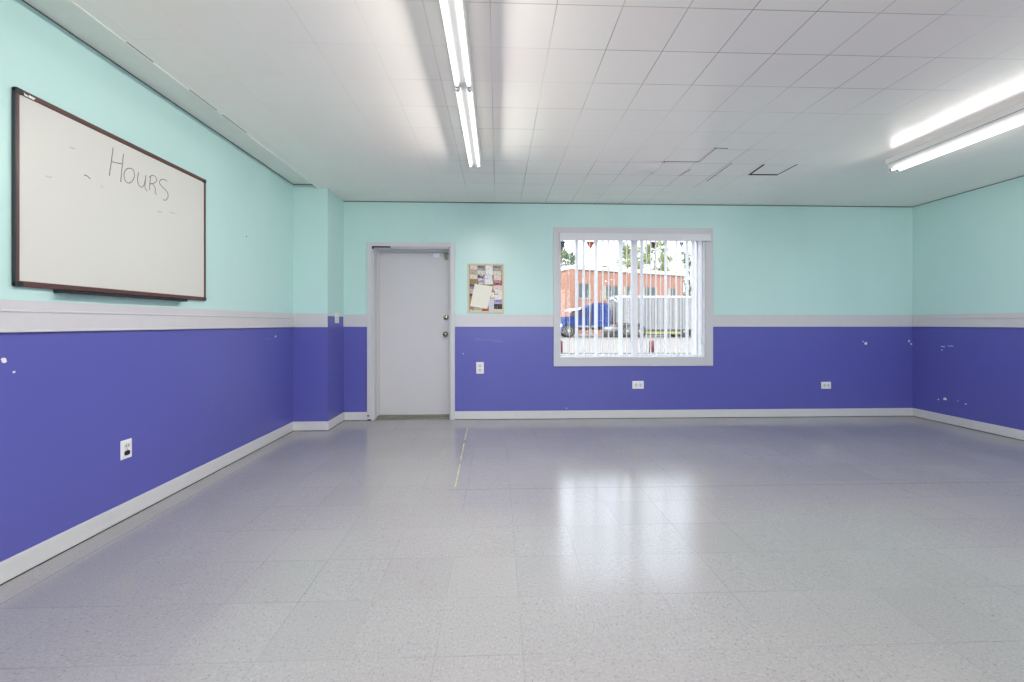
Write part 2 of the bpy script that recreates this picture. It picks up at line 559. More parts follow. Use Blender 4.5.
cb = mb('ceiling')
cb.box(XB, XR, YF, YB, ZC, ZC + 0.2)
cb.use(M['ceiling_plain'])
cb.box(XL, XB, YF, YP, ZR, ZR + 0.158)
cb.box(XP, XB, YP, YB, ZR, ZR + 0.158) if False else None
cb.box(XL - WT, XR + WT, YF - WT, YB + WT, ZC + 0.2, ZC + 0.45)
ceil_o = structure(cb, 'ceiling', 'white painted square ceiling tiles with a raised border on the left', 'ceiling')


def wall_boxes(b, segs):
    """segs: (x0,x1,y0,y1,z0,z1) split at the paint line into blue and teal"""
    for x0, x1, y0, y1, z0, z1 in segs:
        if z0 < PAINT:
            b.use(M['blue']).box(x0, x1, y0, y1, z0, min(z1, PAINT))
        if z1 > PAINT:
            b.use(M['teal']).box(x0, x1, y0, y1, max(z0, PAINT), z1)
    return b


TOP = ZC + 0.2
wb = wall_boxes(MB(), [
    (XL - WT, door_l, YB, YB + WT, 0, TOP), (door_l, door_r, YB, YB + WT, door_t, TOP),
    (door_r, win_l, YB, YB + WT, 0, TOP), (win_l, win_r, YB, YB + WT, 0, win_b),
    (win_l, win_r, YB, YB + WT, win_t, TOP), (win_r, XR + WT, YB, YB + WT, 0, TOP)])
wall_back = structure(wb, 'wall_back', 'back wall painted teal above and blue violet below a grey rail', 'wall')
wall_left = structure(wall_boxes(MB(), [(XL - WT, XL, YF, YB, 0, TOP)]), 'wall_left', 'left wall painted teal above and blue violet below, carrying the whiteboard', 'wall')
wall_right = structure(wall_boxes(MB(), [(XR, XR + WT, YF, YB, 0, TOP)]), 'wall_right', 'right wall painted teal above and blue violet below, with chipped paint', 'wall')
SW = [(-1.9, 1.3), (1.6, 4.9)]        # unseen shop windows added behind the camera for daylight
SZ0, SZ1 = 0.75, 2.4
wall_front = structure(wall_boxes(MB(), [(XL - WT, SW[0][0], YF - WT, YF, 0, TOP), (SW[0][1], SW[1][0], YF - WT, YF, 0, TOP), (SW[1][1], XR + WT, YF - WT, YF, 0, TOP)]
                                    + [(a, c, YF - WT, YF, 0, SZ0) for a, c in SW] + [(a, c, YF - WT, YF, SZ1, TOP) for a, c in SW]), 'wall_front', 'wall behind the camera painted teal over blue violet', 'wall')

pb = MB()
pb.use(M['blue']).box(XL, XP - 0.004, YP, YB, 0, PAINT)
pb.use(M['blue']).box(XP - 0.004, XP, YP, YB, 0, 1.236)
pb.use(M['teal']).box(XL, XP - 0.004, YP, YB, PAINT, TOP - 0.14)
pb.use(M['teal']).box(XP - 0.004, XP, YP, YB, 1.236, TOP - 0.2)
pillar = structure(pb, 'wall_pillar', 'square boxed pillar in the back left corner beside the door', 'pillar')

# border fascia: the step between raised border and tile field
fb = mb('ceiling_plain')
fb.box(XB - 0.012, XB + 0.004, YF, YP, ZC - 0.003, ZR)
structure(fb, 'trim_ceiling_border', 'thin white edge strip between the ceiling tiles and the raised border', 'trim')
gb = mb('dark_gap')
gp = on_z(125, 42, ZC - 0.001).y; gq = on_z(243, 134, ZC - 0.001).y
for t0, t1 in ((0.0, 0.16), (0.42, 0.66), (0.72, 0.98)):
    gb.box(XB + 0.004, XB + 0.009, gp + (gq - gp) * t0, gp + (gq - gp) * t1, ZC - 0.0012, ZC)
tag(gb.build('border_crack', ceil_o), 'dark open cracks beside the ceiling border')
# dark line where walls meet the ceiling
lb = mb('joint')
lb.box(XP, XR, YB - 0.006, YB, ZC - 0.008, ZC)
lb.box(XL, XP - 0.1, YP - 0.006, YP, ZR - 0.008, ZR)
lb.box(XR - 0.005, XR, 2.2, YB - 0.006, ZC - 0.006, ZC)
lb.box(XL, XL + 0.004, 0.5, YP - 0.006, ZR - 0.005, ZR)
structure(lb, 'trim_ceiling_joint', 'thin dark joint where the walls meet the ceiling', 'trim')


# -- chair rails
def rail(name, segs, label):
    """segs of (axis, fixed, a, b, sign, cap): a board with a lip at the foot and, if cap, a moulded upper strip"""
    b = mb('rail')
    for ax, fx, a, c, sg, cap in segs:
        def bx(d0, d1, z0, z1, bev=0.0):
            if ax == 'y': b.box(a, c, fx + sg * d0, fx + sg * d1, z0, z1, bev)
            else: b.box(fx + sg * d0, fx + sg * d1, a, c, z0, z1, bev)
        bx(0, 0.006, RAIL0 + 0.004, RAIL1)
        if cap:
            bx(0, 0.013, RAIL0, RAIL0 + 0.098, 0.003)
            bx(0, 0.017, RAIL0, RAIL0 + 0.012, 0.003)
            bx(0, 0.018, RAIL0 + 0.092, RAIL0 + 0.104, 0.004)
        else:
            bx(0, 0.008, RAIL0, RAIL0 + 0.02, 0.002)
    return structure(b, name, label, 'chair rail')


rail('trim_rail_left', [('x', XL, YF, YP, 1, True)], 'pale grey moulded chair rail along the left wall under the whiteboard')
rail('trim_rail_pillar', [('y', YP, XL + 0.02, XP, -1, False)], 'pale grey chair rail board across the front of the pillar')
rail('trim_rail_back', [('y', YB, XP, on_y(367.5, 300, YB).x, -1, False), ('y', YB, on_y(455, 300, YB).x, on_y(553.6, 300, YB).x, -1, False),
                        ('y', YB, on_y(712.4, 300, YB).x, XR, -1, False)], 'pale grey chair rail band along the back wall')
rail('trim_rail_right', [('x', XR, YF, YB - 0.01, -1, True)], 'pale grey moulded chair rail along the right wall')


# -- baseboards
def baseboard(name, segs, label):
    b = mb('base')
    for ax, fx, a, c, sg in segs:
        for d1, z0, z1, bev in ((0.011, 0.004, BASE, 0.004),):
            if ax == 'y': b.box(a, c, fx, fx + sg * d1, z0, z1, bev)
            else: b.box(fx, fx + sg * d1, a, c, z0, z1, bev)
    b.use(M['dark_gap'])
    for ax, fx, a, c, sg in segs:
        if ax == 'y': b.box(a, c, fx, fx + sg * 0.0115, 0.0, 0.004)
        else: b.box(fx, fx + sg * 0.012, a, c, 0.0, 0.005)
    return structure(b, name, label, 'baseboard')


baseboard('baseboard_left', [('x', XL, YF, YP - 0.011, 1)], 'pale grey baseboard along the left wall')
baseboard('baseboard_pillar', [('y', YP, XL + 0.004, XP + 0.011, -1), ('x', XP, YP, YB - 0.011, 1)], 'pale grey baseboard wrapping the corner pillar')
baseboard('baseboard_back', [('y', YB, XP + 0.011, on_y(367.5, 300, YB).x, -1), ('y', YB, on_y(455, 300, YB).x, XR - 0.011, -1)], 'pale grey baseboard along the back wall')
baseboard('baseboard_right', [('x', XR, YF, YB, -1)], 'pale grey baseboard along the right wall')

# -- open joints in the ceiling near the back right

def gap_strip(b, uv0, uv1, w):
    p, q = on_z(*uv0, ZC - 0.0005), on_z(*uv1, ZC - 0.0005)
    d = (q - p).normalized(); n = Vector((-d.y, d.x, 0)) * w / 2
    b.prism([p - n, q - n, q + n, p + n], (0, 0, -0.0015))


gb = mb('dark_gap')
gap_strip(gb, (748.5, 174.5), (778, 174.8), 0.028)
gap_strip(gb, (777.5, 174.8), (797.5, 164.2), 0.012)
gap_strip(gb, (750, 174.2), (764, 164.5), 0.02)
gap_strip(gb, (663.5, 161.6), (699, 161.8), 0.008)
gap_strip(gb, (652, 173.8), (665, 161.6), 0.007)
gap_strip(gb, (679, 176), (691, 169), 0.006)
gap_strip(gb, (707, 181), (732, 163), 0.006)
gap_strip(gb, (699, 161.8), (716, 148), 0.005)
gap_strip(gb, (714, 147.8), (728, 148.5), 0.006)
tag(gb.build('tile_gap', ceil_o), 'dark open joints between ceiling tiles')
# bulging tile
B = [on_z(u, v, ZC) for u, v in ((626, 173), (653, 173.4), (664, 161.8), (637, 161.4))]
sb = mb('ceiling')
n = 8
grid = [[None] * (n + 1) for _ in range(n + 1)]
for i in range(n + 1):
    for j in range(n + 1):
        s, t = i / n, j / n
        p = B[0] * (1 - s) * (1 - t) + B[1] * s * (1 - t) + B[2] * s * t + B[3] * (1 - s) * t
        grid[i][j] = sb.bm.verts.new((p.x, p.y, ZC - 0.0008 - 0.030 * (s ** 1.5) * t * (2 - t) * (1 - 0.75 * abs(2 * t - 1) ** 3)))
for i in range(n):
    for j in range(n):
        sb._face([grid[i][j], grid[i + 1][j], grid[i + 1][j + 1], grid[i][j + 1]], True)
tag(sb.build('bulging_tile', ceil_o), 'ceiling tile bulging downward')

# -- yellow line on the floor
yl = mb('yellow_tape')
P0, P1 = on_z(467.2, 428, 0), on_z(455.2, 487.5, 0)
nn = 14
for i in range(nn):
    if i in (4, 9): continue
    a = P0.lerp(P1, i / nn); c = P0.lerp(P1, (i + 0.93) / nn)
    w = 0.004 + 0.005 * random.random()
    yl.prism([a + Vector((-w, 0, 0)), a + Vector((w, 0, 0)), c + Vector((w, 0, 0)), c + Vector((-w, 0, 0))], (0, 0, 0.0012))
structure(yl, 'trim_floor_line', 'worn pale yellow strip on the floor leading toward the door', 'floor strip')


# -- chips and pale elongated marks in the wall paint
def flake(b, c, r, ax, sx=1.0, sz=1.0, n=9, th=0.0012):
    """irregular flat flake on a wall; ax 'y' back wall, 'l' left wall, 'r' right wall"""
    pts = []
    for i in range(n):
        a = 2 * math.pi * i / n
        k = r * (0.65 + 0.5 * random.random())
        du, dz = math.cos(a) * k * sx, math.sin(a) * k * sz
        if ax == 'y': pts.append(Vector((c.x + du, c.y, c.z + dz)))
        else: pts.append(Vector((c.x, c.y + du, c.z + dz)))
    b.prism(pts, {'y': (0, -th, 0), 'l': (th, 0, 0), 'r': (-th, 0, 0)}[ax])


cbk = mb('chip')
for u, v, r in ((865.8, 343.3, 0.02), (863, 341.5, 0.009), (909, 341, 0.016), (911.3, 344, 0.012), (463.3, 353.8, 0.007), (566.5, 408.2, 0.006)):
    flake(cbk, on_y(u, v, YB), r, 'y', 0.9, 1.1)
tag(cbk.build('paint_chip', wall_back), 'bare white spots where paint has chipped')
cbk = mb('mark')
for u, v, sx in ((488, 340, 9), (497, 341, 8), (478, 339.5, 5)):
    flake(cbk, on_y(u, v, YB), 0.012, 'y', sx, 1.3, 14, 0.0008)
tag(cbk.build('paint_mark', wall_back), 'pale horizontal scuff')
cbk = mb('chip')
for u, v, r, sx, sz in ((945, 399, 0.019, 1.1, 0.8), (938.5, 399.5, 0.008, 1, 1), (958, 401, 0.007, 1.4, 0.7), (966, 404, 0.009, 1.2, 0.8), (943, 346.5, 0.010, 3, 0.6), (951, 346, 0.006, 6, 0.6), (942, 350, 0.006, 1.5, 1.2)):
    flake(cbk, on_x(u, v, XR), r, 'r', sx, sz)
tag(cbk.build('paint_chip', wall_right), 'bare white spots where paint has chipped')
cbk = mb('chip')
flake(cbk, on_x(275.5, 336.5, XL), 0.011, 'l')
flake(cbk, on_x(4, 360, XL), 0.012, 'l')
for u, v in ((246.5, 236.5), (14, 372)):
    flake(cbk.use(M['dark_gap'] if u > 100 else M['chip']), on_x(u, v, XL), 0.006, 'l')
tag(cbk.build('paint_chip', wall_left), 'small nail holes and chips in the paint')
cbk = mb('mark')
flake(cbk, on_x(268, 339, XL), 0.010, 'l', 7, 0.9, 12, 0.0008)
tag(cbk.build('paint_mark', wall_left), 'pale horizontal scuff')

# ------------------------------------------------------------------ door_1
door = thing('door_1', 'plain grey steel door in a grey frame left of the notice board', 'door', ((door_l + door_r) / 2, YB, 0), kind='structure')
fo_l, fo_r = on_y(367.5, 300, YB).x, on_y(455, 300, YB).x
fo_t = on_y(410, 242.6, YB).z
DEP = 0.185
b = mb('door_frame')
J = 0.02
# casing flat on the wall, jambs lining the opening, stops
b.box(fo_l, door_l + 0.004, YB - 0.022, YB, 0, fo_t, 0.004)
b.box(door_r - 0.004, fo_r, YB - 0.022, YB, 0, fo_t, 0.004)
b.box(door_l + 0.004, door_r - 0.004, YB - 0.022, YB, door_t - 0.004, fo_t, 0.004)
b.box(door_l, door_l + J, YB, YB + WT, 0, door_t)
b.box(door_r - J, door_r, YB, YB + WT, 0, door_t)
b.box(door_l + J, door_r - J, YB, YB + WT, door_t - J, door_t)
b.box(door_l + J, door_l + J + 0.012, YB + DEP - 0.05, YB + DEP - 0.004, 0, door_t - J)
b.box(door_r - J - 0.012, door_r - J, YB + DEP - 0.05, YB + DEP - 0.004, 0, door_t - J)
b.box(door_l + J + 0.012, door_r - J - 0.012, YB + DEP - 0.05, YB + DEP - 0.004, door_t - J - 0.016, door_t - J)
b.build('door_frame', door)
leaf = mb('door').box(door_l + J + 0.003, door_r - J - 0.003, YB + DEP, YB + DEP + 0.044, 0.02, door_t - J - 0.003, 0.002).build('door_leaf', door)
b = mb('threshold')
b.box(door_l + J, door_r - J, YB + 0.03, YB + WT, 0, 0.014, 0.004)
b.box(door_l + J, door_r - J, YB + 0.10, YB + WT, 0.014, 0.024, 0.004)
tag(b.build('threshold', door), 'worn brownish metal threshold')
b = mb('dark_gap')
b.box(door_l, door_l + 0.22, YB - 0.024, YB - 0.0215, door_t - 0.012, door_t + 0.004)
b.box(door_l + 0.002, door_l + 0.02, YB - 0.024, YB - 0.0215, door_t - 0.03, door_t - 0.01)
tag(b.build('peeling_edge', door), 'dark gap where the frame paint is peeling')
b = mb('dark_gap')
b.box(fo_l + 0.004, fo_l + 0.05, YB - 0.0235, YB - 0.0215, 0.0, 0.016).box(fo_l + 0.004, fo_l + 0.026, YB - 0.0235, YB - 0.0215, 0.05, 0.066)
tag(b.build('rusted_foot', door), 'dark damaged foot of the frame')
yk = YB + DEP
kp = on_y(445.6, 334.2, yk)
b = mb('knob')
b.lathe((kp.x, yk, kp.z), (0, -1, 0), [(0, 0.033), (0.006, 0.033), (0.012, 0.024), (0.014, 0.011), (0.032, 0.010), (0.038, 0.022), (0.050, 0.028), (0.062, 0.027), (0.069, 0.018), (0.070, 0.0)], 24)
tag(b.build('door_knob', door), 'round tarnished knob')
kp = on_y(446.0, 317.4, yk)
b = mb('knob')
b.lathe((kp.x, yk, kp.z), (0, -1, 0), [(0, 0.031), (0.010, 0.031), (0.016, 0.025), (0.018, 0.020), (0.019, 0.0)], 24)
b.box(kp.x - 0.022, kp.x + 0.022, yk - 0.036, yk - 0.017, kp.z - 0.006, kp.z + 0.006, 0.003)
tag(b.build('deadbolt', door), 'round tarnished deadbolt turn')
c0, c1 = on_y(433.4, 253.6, yk), on_y(439.6, 257.6, yk)
mb('white').box(c0.x, c1.x, yk - 0.018, yk, c1.z, c0.z, 0.003).build('door_contact', door)
c0, c1 = on_y(444.2, 253.2, yk), on_y(447.8, 259.8, yk)
b = mb('threshold')
b.box(c0.x, c0.x + 0.012, yk - 0.03, yk, c1.z + 0.03, c0.z, 0.002).box(c0.x + 0.012, c1.x, yk - 0.03, yk, c1.z, c0.z, 0.002)
b.build('door_bracket', door)

# ------------------------------------------------------------------ window_1
win = thing('window_1', 'wide white window with a grey casing looking onto a parked truck', 'window', ((win_l + win_r) / 2, YB, win_b), kind='structure')
wo_l, wo_r = on_y(553.6, 300, YB).x, on_y(712.4, 300, YB).x
wo_t, wo_b = on_y(630, 228, YB).z, on_y(630, 366, YB).z
b = mb('casing')
b.box(wo_l, win_l, YB - 0.018, YB, wo_b, wo_t, 0.003)
b.box(win_r, wo_r, YB - 0.018, YB, wo_b, wo_t, 0.003)
b.box(win_l, win_r, YB - 0.018, YB, win_t, wo_t, 0.003)
b.box(win_l, win_r, YB - 0.018, YB, wo_b, win_b, 0.003)
b.build('casing', win)
b = mb('sill')
RV = 0.008
b.box(win_l, win_l + RV, YB - 0.002, YB + WT, win_b, win_t)
b.box(win_r - RV, win_r, YB - 0.002, YB + WT, win_b, win_t)
b.box(win_l + RV, win_r - RV, YB - 0.002, YB + WT, win_b, win_b + RV)
b.box(win_l + RV, win_r - RV, YB - 0.002, YB + WT, win_t - RV, win_t)
tag(b.build('reveal', win), 'bright white reveal')
YW = YB + 0.165
mull = on_y(634.6, 300, YW).x
F = 0.026
b = mb('alu')
b.box(win_l + RV, win_l + RV + F, YW - 0.02, YW + 0.03, win_b + RV, win_t - RV)
b.box(win_r - RV - F, win_r - RV, YW - 0.02, YW + 0.03, win_b + RV, win_t - RV)
b.box(win_l + RV + F, win_r - RV - F, YW - 0.02, YW + 0.03, win_b + RV, win_b + RV + F * 0.6)
b.box(win_l + RV + F, win_r - RV - F, YW - 0.02, YW + 0.03, win_t - RV - F, win_t - RV)
b.build('window_frame', win)
mb('alu').box(mull - 0.034, mull + 0.034, YW - 0.018, YW + 0.028, win_b + RV + F * 0.6, win_t - RV - F, 0.004).build('mullion', win)
for x0, x1, yy in ((win_l + RV + F, mull - 0.034, YW + 0.012), (mull + 0.034, win_r - RV - F, YW)):
    mb('glass').box(x0, x1, yy, yy + 0.004, win_b + RV + F * 0.6, win_t - RV - F).build('glass_pane', win)

for k, (a, c) in enumerate(SW):
    w2 = thing('window_%d' % (k + 2), ('left', 'right')[k] + ' wide shop window added behind the camera for daylight', 'window', ((a + c) / 2, YF, SZ0), kind='structure')
    b = mb('alu')
    b.box(a, a + 0.05, YF - 0.14, YF - 0.06, SZ0, SZ1).box(c - 0.05, c, YF - 0.14, YF - 0.06, SZ0, SZ1)
    b.box(a + 0.05, c - 0.05, YF - 0.14, YF - 0.06, SZ0, SZ0 + 0.05).box(a + 0.05, c - 0.05, YF - 0.14, YF - 0.06, SZ1 - 0.05, SZ1)
    b.box((a + c) / 2 - 0.025, (a + c) / 2 + 0.025, YF - 0.14, YF - 0.06, SZ0 + 0.05, SZ1 - 0.05)
    b.build('window_frame', w2)
    for x0, x1 in ((a + 0.05, (a + c) / 2 - 0.025), ((a + c) / 2 + 0.025, c - 0.05)):
        mb('glass').box(x0, x1, YF - 0.102, YF - 0.098, SZ0 + 0.05, SZ1 - 0.05).build('glass_pane', w2)

# ------------------------------------------------------------------ vertical blind
v0, v1 = on_y(559.6, 233, YB - 0.05), on_y(710.6, 241.2, YB - 0.05)
blind = thing('vertical_blind', 'white vertical blind with open vanes hanging in the window', 'blind', ((v0.x + v1.x) / 2, YB - 0.02, v0.z))
b = mb('valance')
b.box(v0.x, v1.x, YB - 0.058, YB - 0.048, v1.z, v0.z, 0.002)
b.box(v0.x, v0.x + 0.008, YB - 0.05, YB - 0.018, v1.z, v0.z)
b.box(v1.x - 0.008, v1.x, YB - 0.05, YB - 0.018, v1.z, v0.z)
b.box(v0.x, v1.x, YB - 0.05, YB - 0.018, v0.z - 0.004, v0.z)
b.build('valance', blind)
YV = YB + 0.055
mb('alu').box(win_l + 0.014, win_r - 0.014, YV - 0.02, YV + 0.02, win_t - 0.040, win_t - 0.009, 0.003).build('headrail', blind)
VW = 0.089
vz0, vz1 = win_b + 0.014, win_t - 0.045
for u, w in ((569.3, 0.5), (576.6, 3.4), (583.6, 3.0), (589.6, 0.9), (596.0, 3.9), (602.8, 1.5), (608.6, 1.4), (613.8, 0.8), (620.4, 4.6), (626.6, 0.9),
             (631.5, 2.0), (641.6, 3.4), (646.6, 1.1), (650.6, 1.2), (655.8, 1.5), (660.6, 0.8), (665.7, 3.0), (670.2, 1.0), (676.2, 1.9), (681.0, 1.0),
             (687.0, 3.2), (693.0, 3.6), (701.0, 5.2)):
    c = on_y(u, 300, YV)
    view = math.atan2(c.x, c.y)                       # direction towards the eye
    app = w / 81.0                                    # how much of the vane's width shows
    turn = view + math.asin(min(0.95, max(0.0, (app - 0.002) / VW)))
    d = Vector((math.sin(turn), math.cos(turn), 0)); nrm = Vector((d.y, -d.x, 0))
    b = mb('vane')
    prof = []
    for i in range(7):
        s = i / 6 - 0.5
        prof.append(d * (s * VW) + nrm * (0.005 * (1 - 4 * s * s)))
    lo_ = [b.bm.verts.new(Vector((c.x, c.y, vz0)) + p) for p in prof]
    hi_ = [b.bm.verts.new(Vector((c.x, c.y, vz1)) + p) for p in prof]
    for i in range(6): b._face([lo_[i], lo_[i + 1], hi_[i + 1], hi_[i]], True)
    b.build('vane', blind)
wp = on_y(702.3, 337, YB - 0.03)
b = mb('cord')
b.tube([(wp.x, YB - 0.03, v1.z + 0.01), (wp.x, YB - 0.03, wp.z)], 0.0018, 6)
b.build('pull_cord', blind)
b = mb('valance')
b.lathe((wp.x, YB - 0.03, wp.z + 0.01), (0, 0, -1), [(0, 0.004), (0.01, 0.011), (0.085, 0.012), (0.095, 0.008)], 12)
tag(b.build('cord_weight', blind), 'small grey cord weight')

# ------------------------------------------------------------------ whiteboard
wb0, wb1 = on_x(11.3, 85.9, XL + 0.001), on_x(203.6, 180, XL + 0.001)
wl, wr = wb0.y, wb1.y
wt_, wbt = 0.5 * (wb0.z + wb1.z), 0.5 * (on_x(11.3, 286.7, XL).z + on_x(203.6, 300.8, XL).z)
board = thing('whiteboard', 'large whiteboard with a dark brown frame and handwriting, on the left wall', 'whiteboard', (XL, (wl + wr) / 2, wbt))
FW, FD = 0.024, 0.022
mb('board').box(XL + 0.004, XL + 0.012, wl + 0.01, wr - 0.01, wbt + 0.01, wt_ - 0.01).build('writing_surface', board)
for z0, z1 in ((wt_ - FW, wt_), (wbt, wbt + FW * 1.15)):
    mb('frame_wood').box(XL + 0.001, XL + FD, wl + 0.012, wr - 0.012, z0, z1, 0.005).build('frame_rail', board)
for y0, y1 in ((wl + 0.004, wl + 0.016), (wr - 0.013, wr - 0.004)):
    mb('frame_wood').box(XL + 0.001, XL + FD - 0.001, y0, y1, wbt + FW, wt_ - FW, 0.004).build('frame_stile', board)
for yc, sg in ((wl, 1), (wr, -1)):
    mb('frame_dark').box(XL + 0.001, XL + FD - 0.003, yc, yc + sg * 0.006, wbt + 0.004, wt_ - 0.004, 0.002).build('frame_edge', board)
for yc, sg in ((wl, 1), (wr, -1)):
    for zc, sz in ((wbt, 1), (wt_, -1)):
        mb('frame_dark').box(XL + 0.001, XL + FD + 0.002, yc, yc + sg * 0.030, zc, zc + sz * 0.027, 0.006).build('corner_cap', board)
t0, t1 = on_x(55, 289, XL + 0.006).y, on_x(187, 301, XL + 0.056).y
b = mb('tray')
sec = [(0.001, 0.0), (0.055, -0.006), (0.060, 0.004), (0.056, 0.006), (0.052, -0.001), (0.005, 0.004), (0.001, 0.012)]
b.prism([Vector((XL + x, t0, wbt - 0.012 + z)) for x, z in sec], (0, t1 - t0, 0))
b.box(XL + 0.001, XL + 0.058, t0 - 0.004, t0 + 0.004, wbt - 0.018, wbt - 0.001, 0.002)
b.box(XL + 0.001, XL + 0.058, t1 - 0.004, t1 + 0.004, wbt - 0.018, wbt - 0.001, 0.002)
tag(b.build('marker_tray', board), 'dark marker tray')


def stroke(b, pts, r, crop=(100, 130, 8.525), smooth=True):
    P = [on_x(crop[0] + x / crop[2], crop[1] + y / crop[2], XL + 0.0125) for x, y in pts]
    if smooth and len(P) > 2:
        Q = []
        for i in range(len(P) - 1):
            p0, p1, p2, p3 = P[max(i - 1, 0)], P[i], P[i + 1], P[min(i + 2, len(P) - 1)]
            for k in range(6):
                t = k / 6
                Q.append(0.5 * ((2 * p1) + (-p0 + p2) * t + (2 * p0 - 5 * p1 + 4 * p2 - p3) * t * t + (-p0 + 3 * p1 - 3 * p2 + p3) * t ** 3))
        Q.append(P[-1]); P = Q
    b.tube(P, r, 6, True, (1, 0, 0))


R_ = 0.0026
LETTERS = (('H', ([(112, 150), (97, 270), (80, 388)], [(200, 205), (188, 330), (177, 443)], [(102, 270), (140, 280), (186, 287)])),
           ('o', ([(262, 325), (225, 335), (205, 375), (215, 430), (245, 452), (278, 432), (294, 385), (283, 340), (262, 327)],)),
           ('u', ([(330, 360), (320, 420), (332, 470), (358, 487), (380, 455), (392, 385), (386, 450), (384, 490), (402, 522)],)),
           ('R', ([(432, 392), (426, 450), (421, 510)], [(420, 402), (450, 386), (480, 408), (478, 440), (450, 456), (430, 460), (450, 458), (470, 495), (472, 530), (482, 552)])),
           ('S', ([(570, 437), (545, 420), (515, 428), (510, 458), (540, 492), (575, 530), (580, 570), (562, 597), (540, 594)],)))
for ch, lines in LETTERS:
    b = mb('ink')
    for pts in lines: stroke(b, pts, R_)
    tag(b.build('marker_letter', board), 'handwritten letter %s in grey marker' % ch)
b = mb('ink')
stroke(b, [(0, 0), (3, 1), (6, 4)], 0.003, (84.3, 175, 1.0))
tag(b.build('marker_dash', board), 'short grey marker dash')
for (x, y), ln in (((46, 176), 6), ((70, 147), 5), ((158, 211), 4), ((170, 212), 5), ((101, 186), 2)):
    b = mb('ink_faint')
    stroke(b, [(0, 0), (ln / 2, 0.8), (ln, 1.0)], 0.0035, (x, y, 1.0))
    tag(b.build('marker_smudge', board), 'faint wiped marker smudge')
b = mb('white')
pp = [on_x(u, v, XL + FD + 0.0005) for u, v in ((29.0, 95.0), (35.5, 98.6), (33.5, 100.0), (28.2, 97.2))]
b.prism(pp, (0.001, 0, 0))
pp = [on_x(u, v, XL + FD + 0.0005) for u, v in ((24.0, 92.6), (25.0, 94.0), (28.2, 96.0), (27.6, 97.0), (24.4, 95.4))]
b.prism(pp, (0.001, 0, 0))
tag(b.build('sticker', board), 'small peeling white sticker on the frame')


# ------------------------------------------------------------------ sockets and switch
def rounded(cx, cz, w, h, n=16):
    return [(cx + w / 2 * math.copysign(abs(math.cos(a)) ** 0.6, math.cos(a)), cz + h / 2 * math.copysign(abs(math.sin(a)) ** 0.6, math.sin(a)))
            for a in (2 * math.pi * i / n for i in range(n))]


def outlet(label, centre, frame, w, h, horizontal=False, dark_lower=False):
    """frame: function (a, z, d) -> world point, a along the wall, d out of the wall"""
    root = thing('wall_outlet', label, 'outlet', centre, 'wall outlets')

    def P(pts, d0, d1, m, name, lab=None, bev=False):
        b = mb(m)
        a = [frame(x, z, d0) for x, z in pts]
        off = frame(0, 0, d1) - frame(0, 0, d0)
        b.prism(a, off)
        o = b.build(name, parent)
        if lab: tag(o, lab)
        return o
    parent = root
    b = mb('white')
    outer = [frame(x, z, 0.0) for x, z in ((-w / 2, -h / 2), (w / 2, -h / 2), (w / 2, h / 2), (-w / 2, h / 2))]
    inner = [frame(x, z, 0.006) for x, z in ((-w / 2 + .004, -h / 2 + .004), (w / 2 - .004, -h / 2 + .004), (w / 2 - .004, h / 2 - .004), (-w / 2 + .004, h / 2 - .004))]
    vo = [b.bm.verts.new(p) for p in outer]; vi = [b.bm.verts.new(p) for p in inner]
    b._face(vo[::-1]); b._face(vi)
    for i in range(4): b._face([vo[i], vo[(i + 1) % 4], vi[(i + 1) % 4], vi[i]])
    b.build('cover_plate', root)
    for k in (-1, 1):
        ca, cz = (k * w * 0.19, 0) if horizontal else (0, k * h * 0.19)
        sw, sh = (w * 0.25, h * 0.5) if horizontal else (w * 0.5, h * 0.25)
        parent = root
        sk = P(rounded(ca, cz, sw, sh), 0.005, 0.009, 'slot' if (dark_lower and k < 0) else 'socket', 'socket', 'dark lower socket' if (dark_lower and k < 0) else None)
        parent = sk
        for s in (-1, 1):
            if horizontal:
                pts = [(ca - .006, cz + s * .007 - .0015), (ca + .005, cz + s * .007 - .0015), (ca + .005, cz + s * .007 + .0015), (ca - .006, cz + s * .007 + .0015)]
            else:
                pts = [(ca + s * .007 - .0015, cz - .005), (ca + s * .007 + .0015, cz - .005), (ca + s * .007 + .0015, cz + .006), (ca + s * .007 - .0015, cz + .006)]
            P(pts, 0.009, 0.0095, 'slot', 'slot')
    parent = root
    P(rounded(0, 0, 0.007, 0.007, 10), 0.006, 0.008, 'steel', 'screw')
    return root


def back_frame(c): return lambda a, z, d: Vector((c.x + a, YB - d, c.z + z))
def left_frame(c): return lambda a, z, d: Vector((XL + d, c.y + a, c.z + z))


c = on_x(126, 449.1, XL)
outlet('white upright outlet with a dark lower socket on the left wall under the whiteboard', c, left_frame(c), 0.072, 0.112, dark_lower=True)
c = on_y(480, 367.9, YB)
outlet('white upright outlet on the blue wall beneath the notice board', c, back_frame(c), 0.092, 0.14)
c = on_y(638, 384.9, YB)
outlet('white sideways outlet on the blue wall below the window', c, back_frame(c), 0.142, 0.096, True)
c = on_y(826, 385.3, YB)
outlet('white sideways outlet low on the blue wall near the right corner', c, back_frame(c), 0.124, 0.086, True)

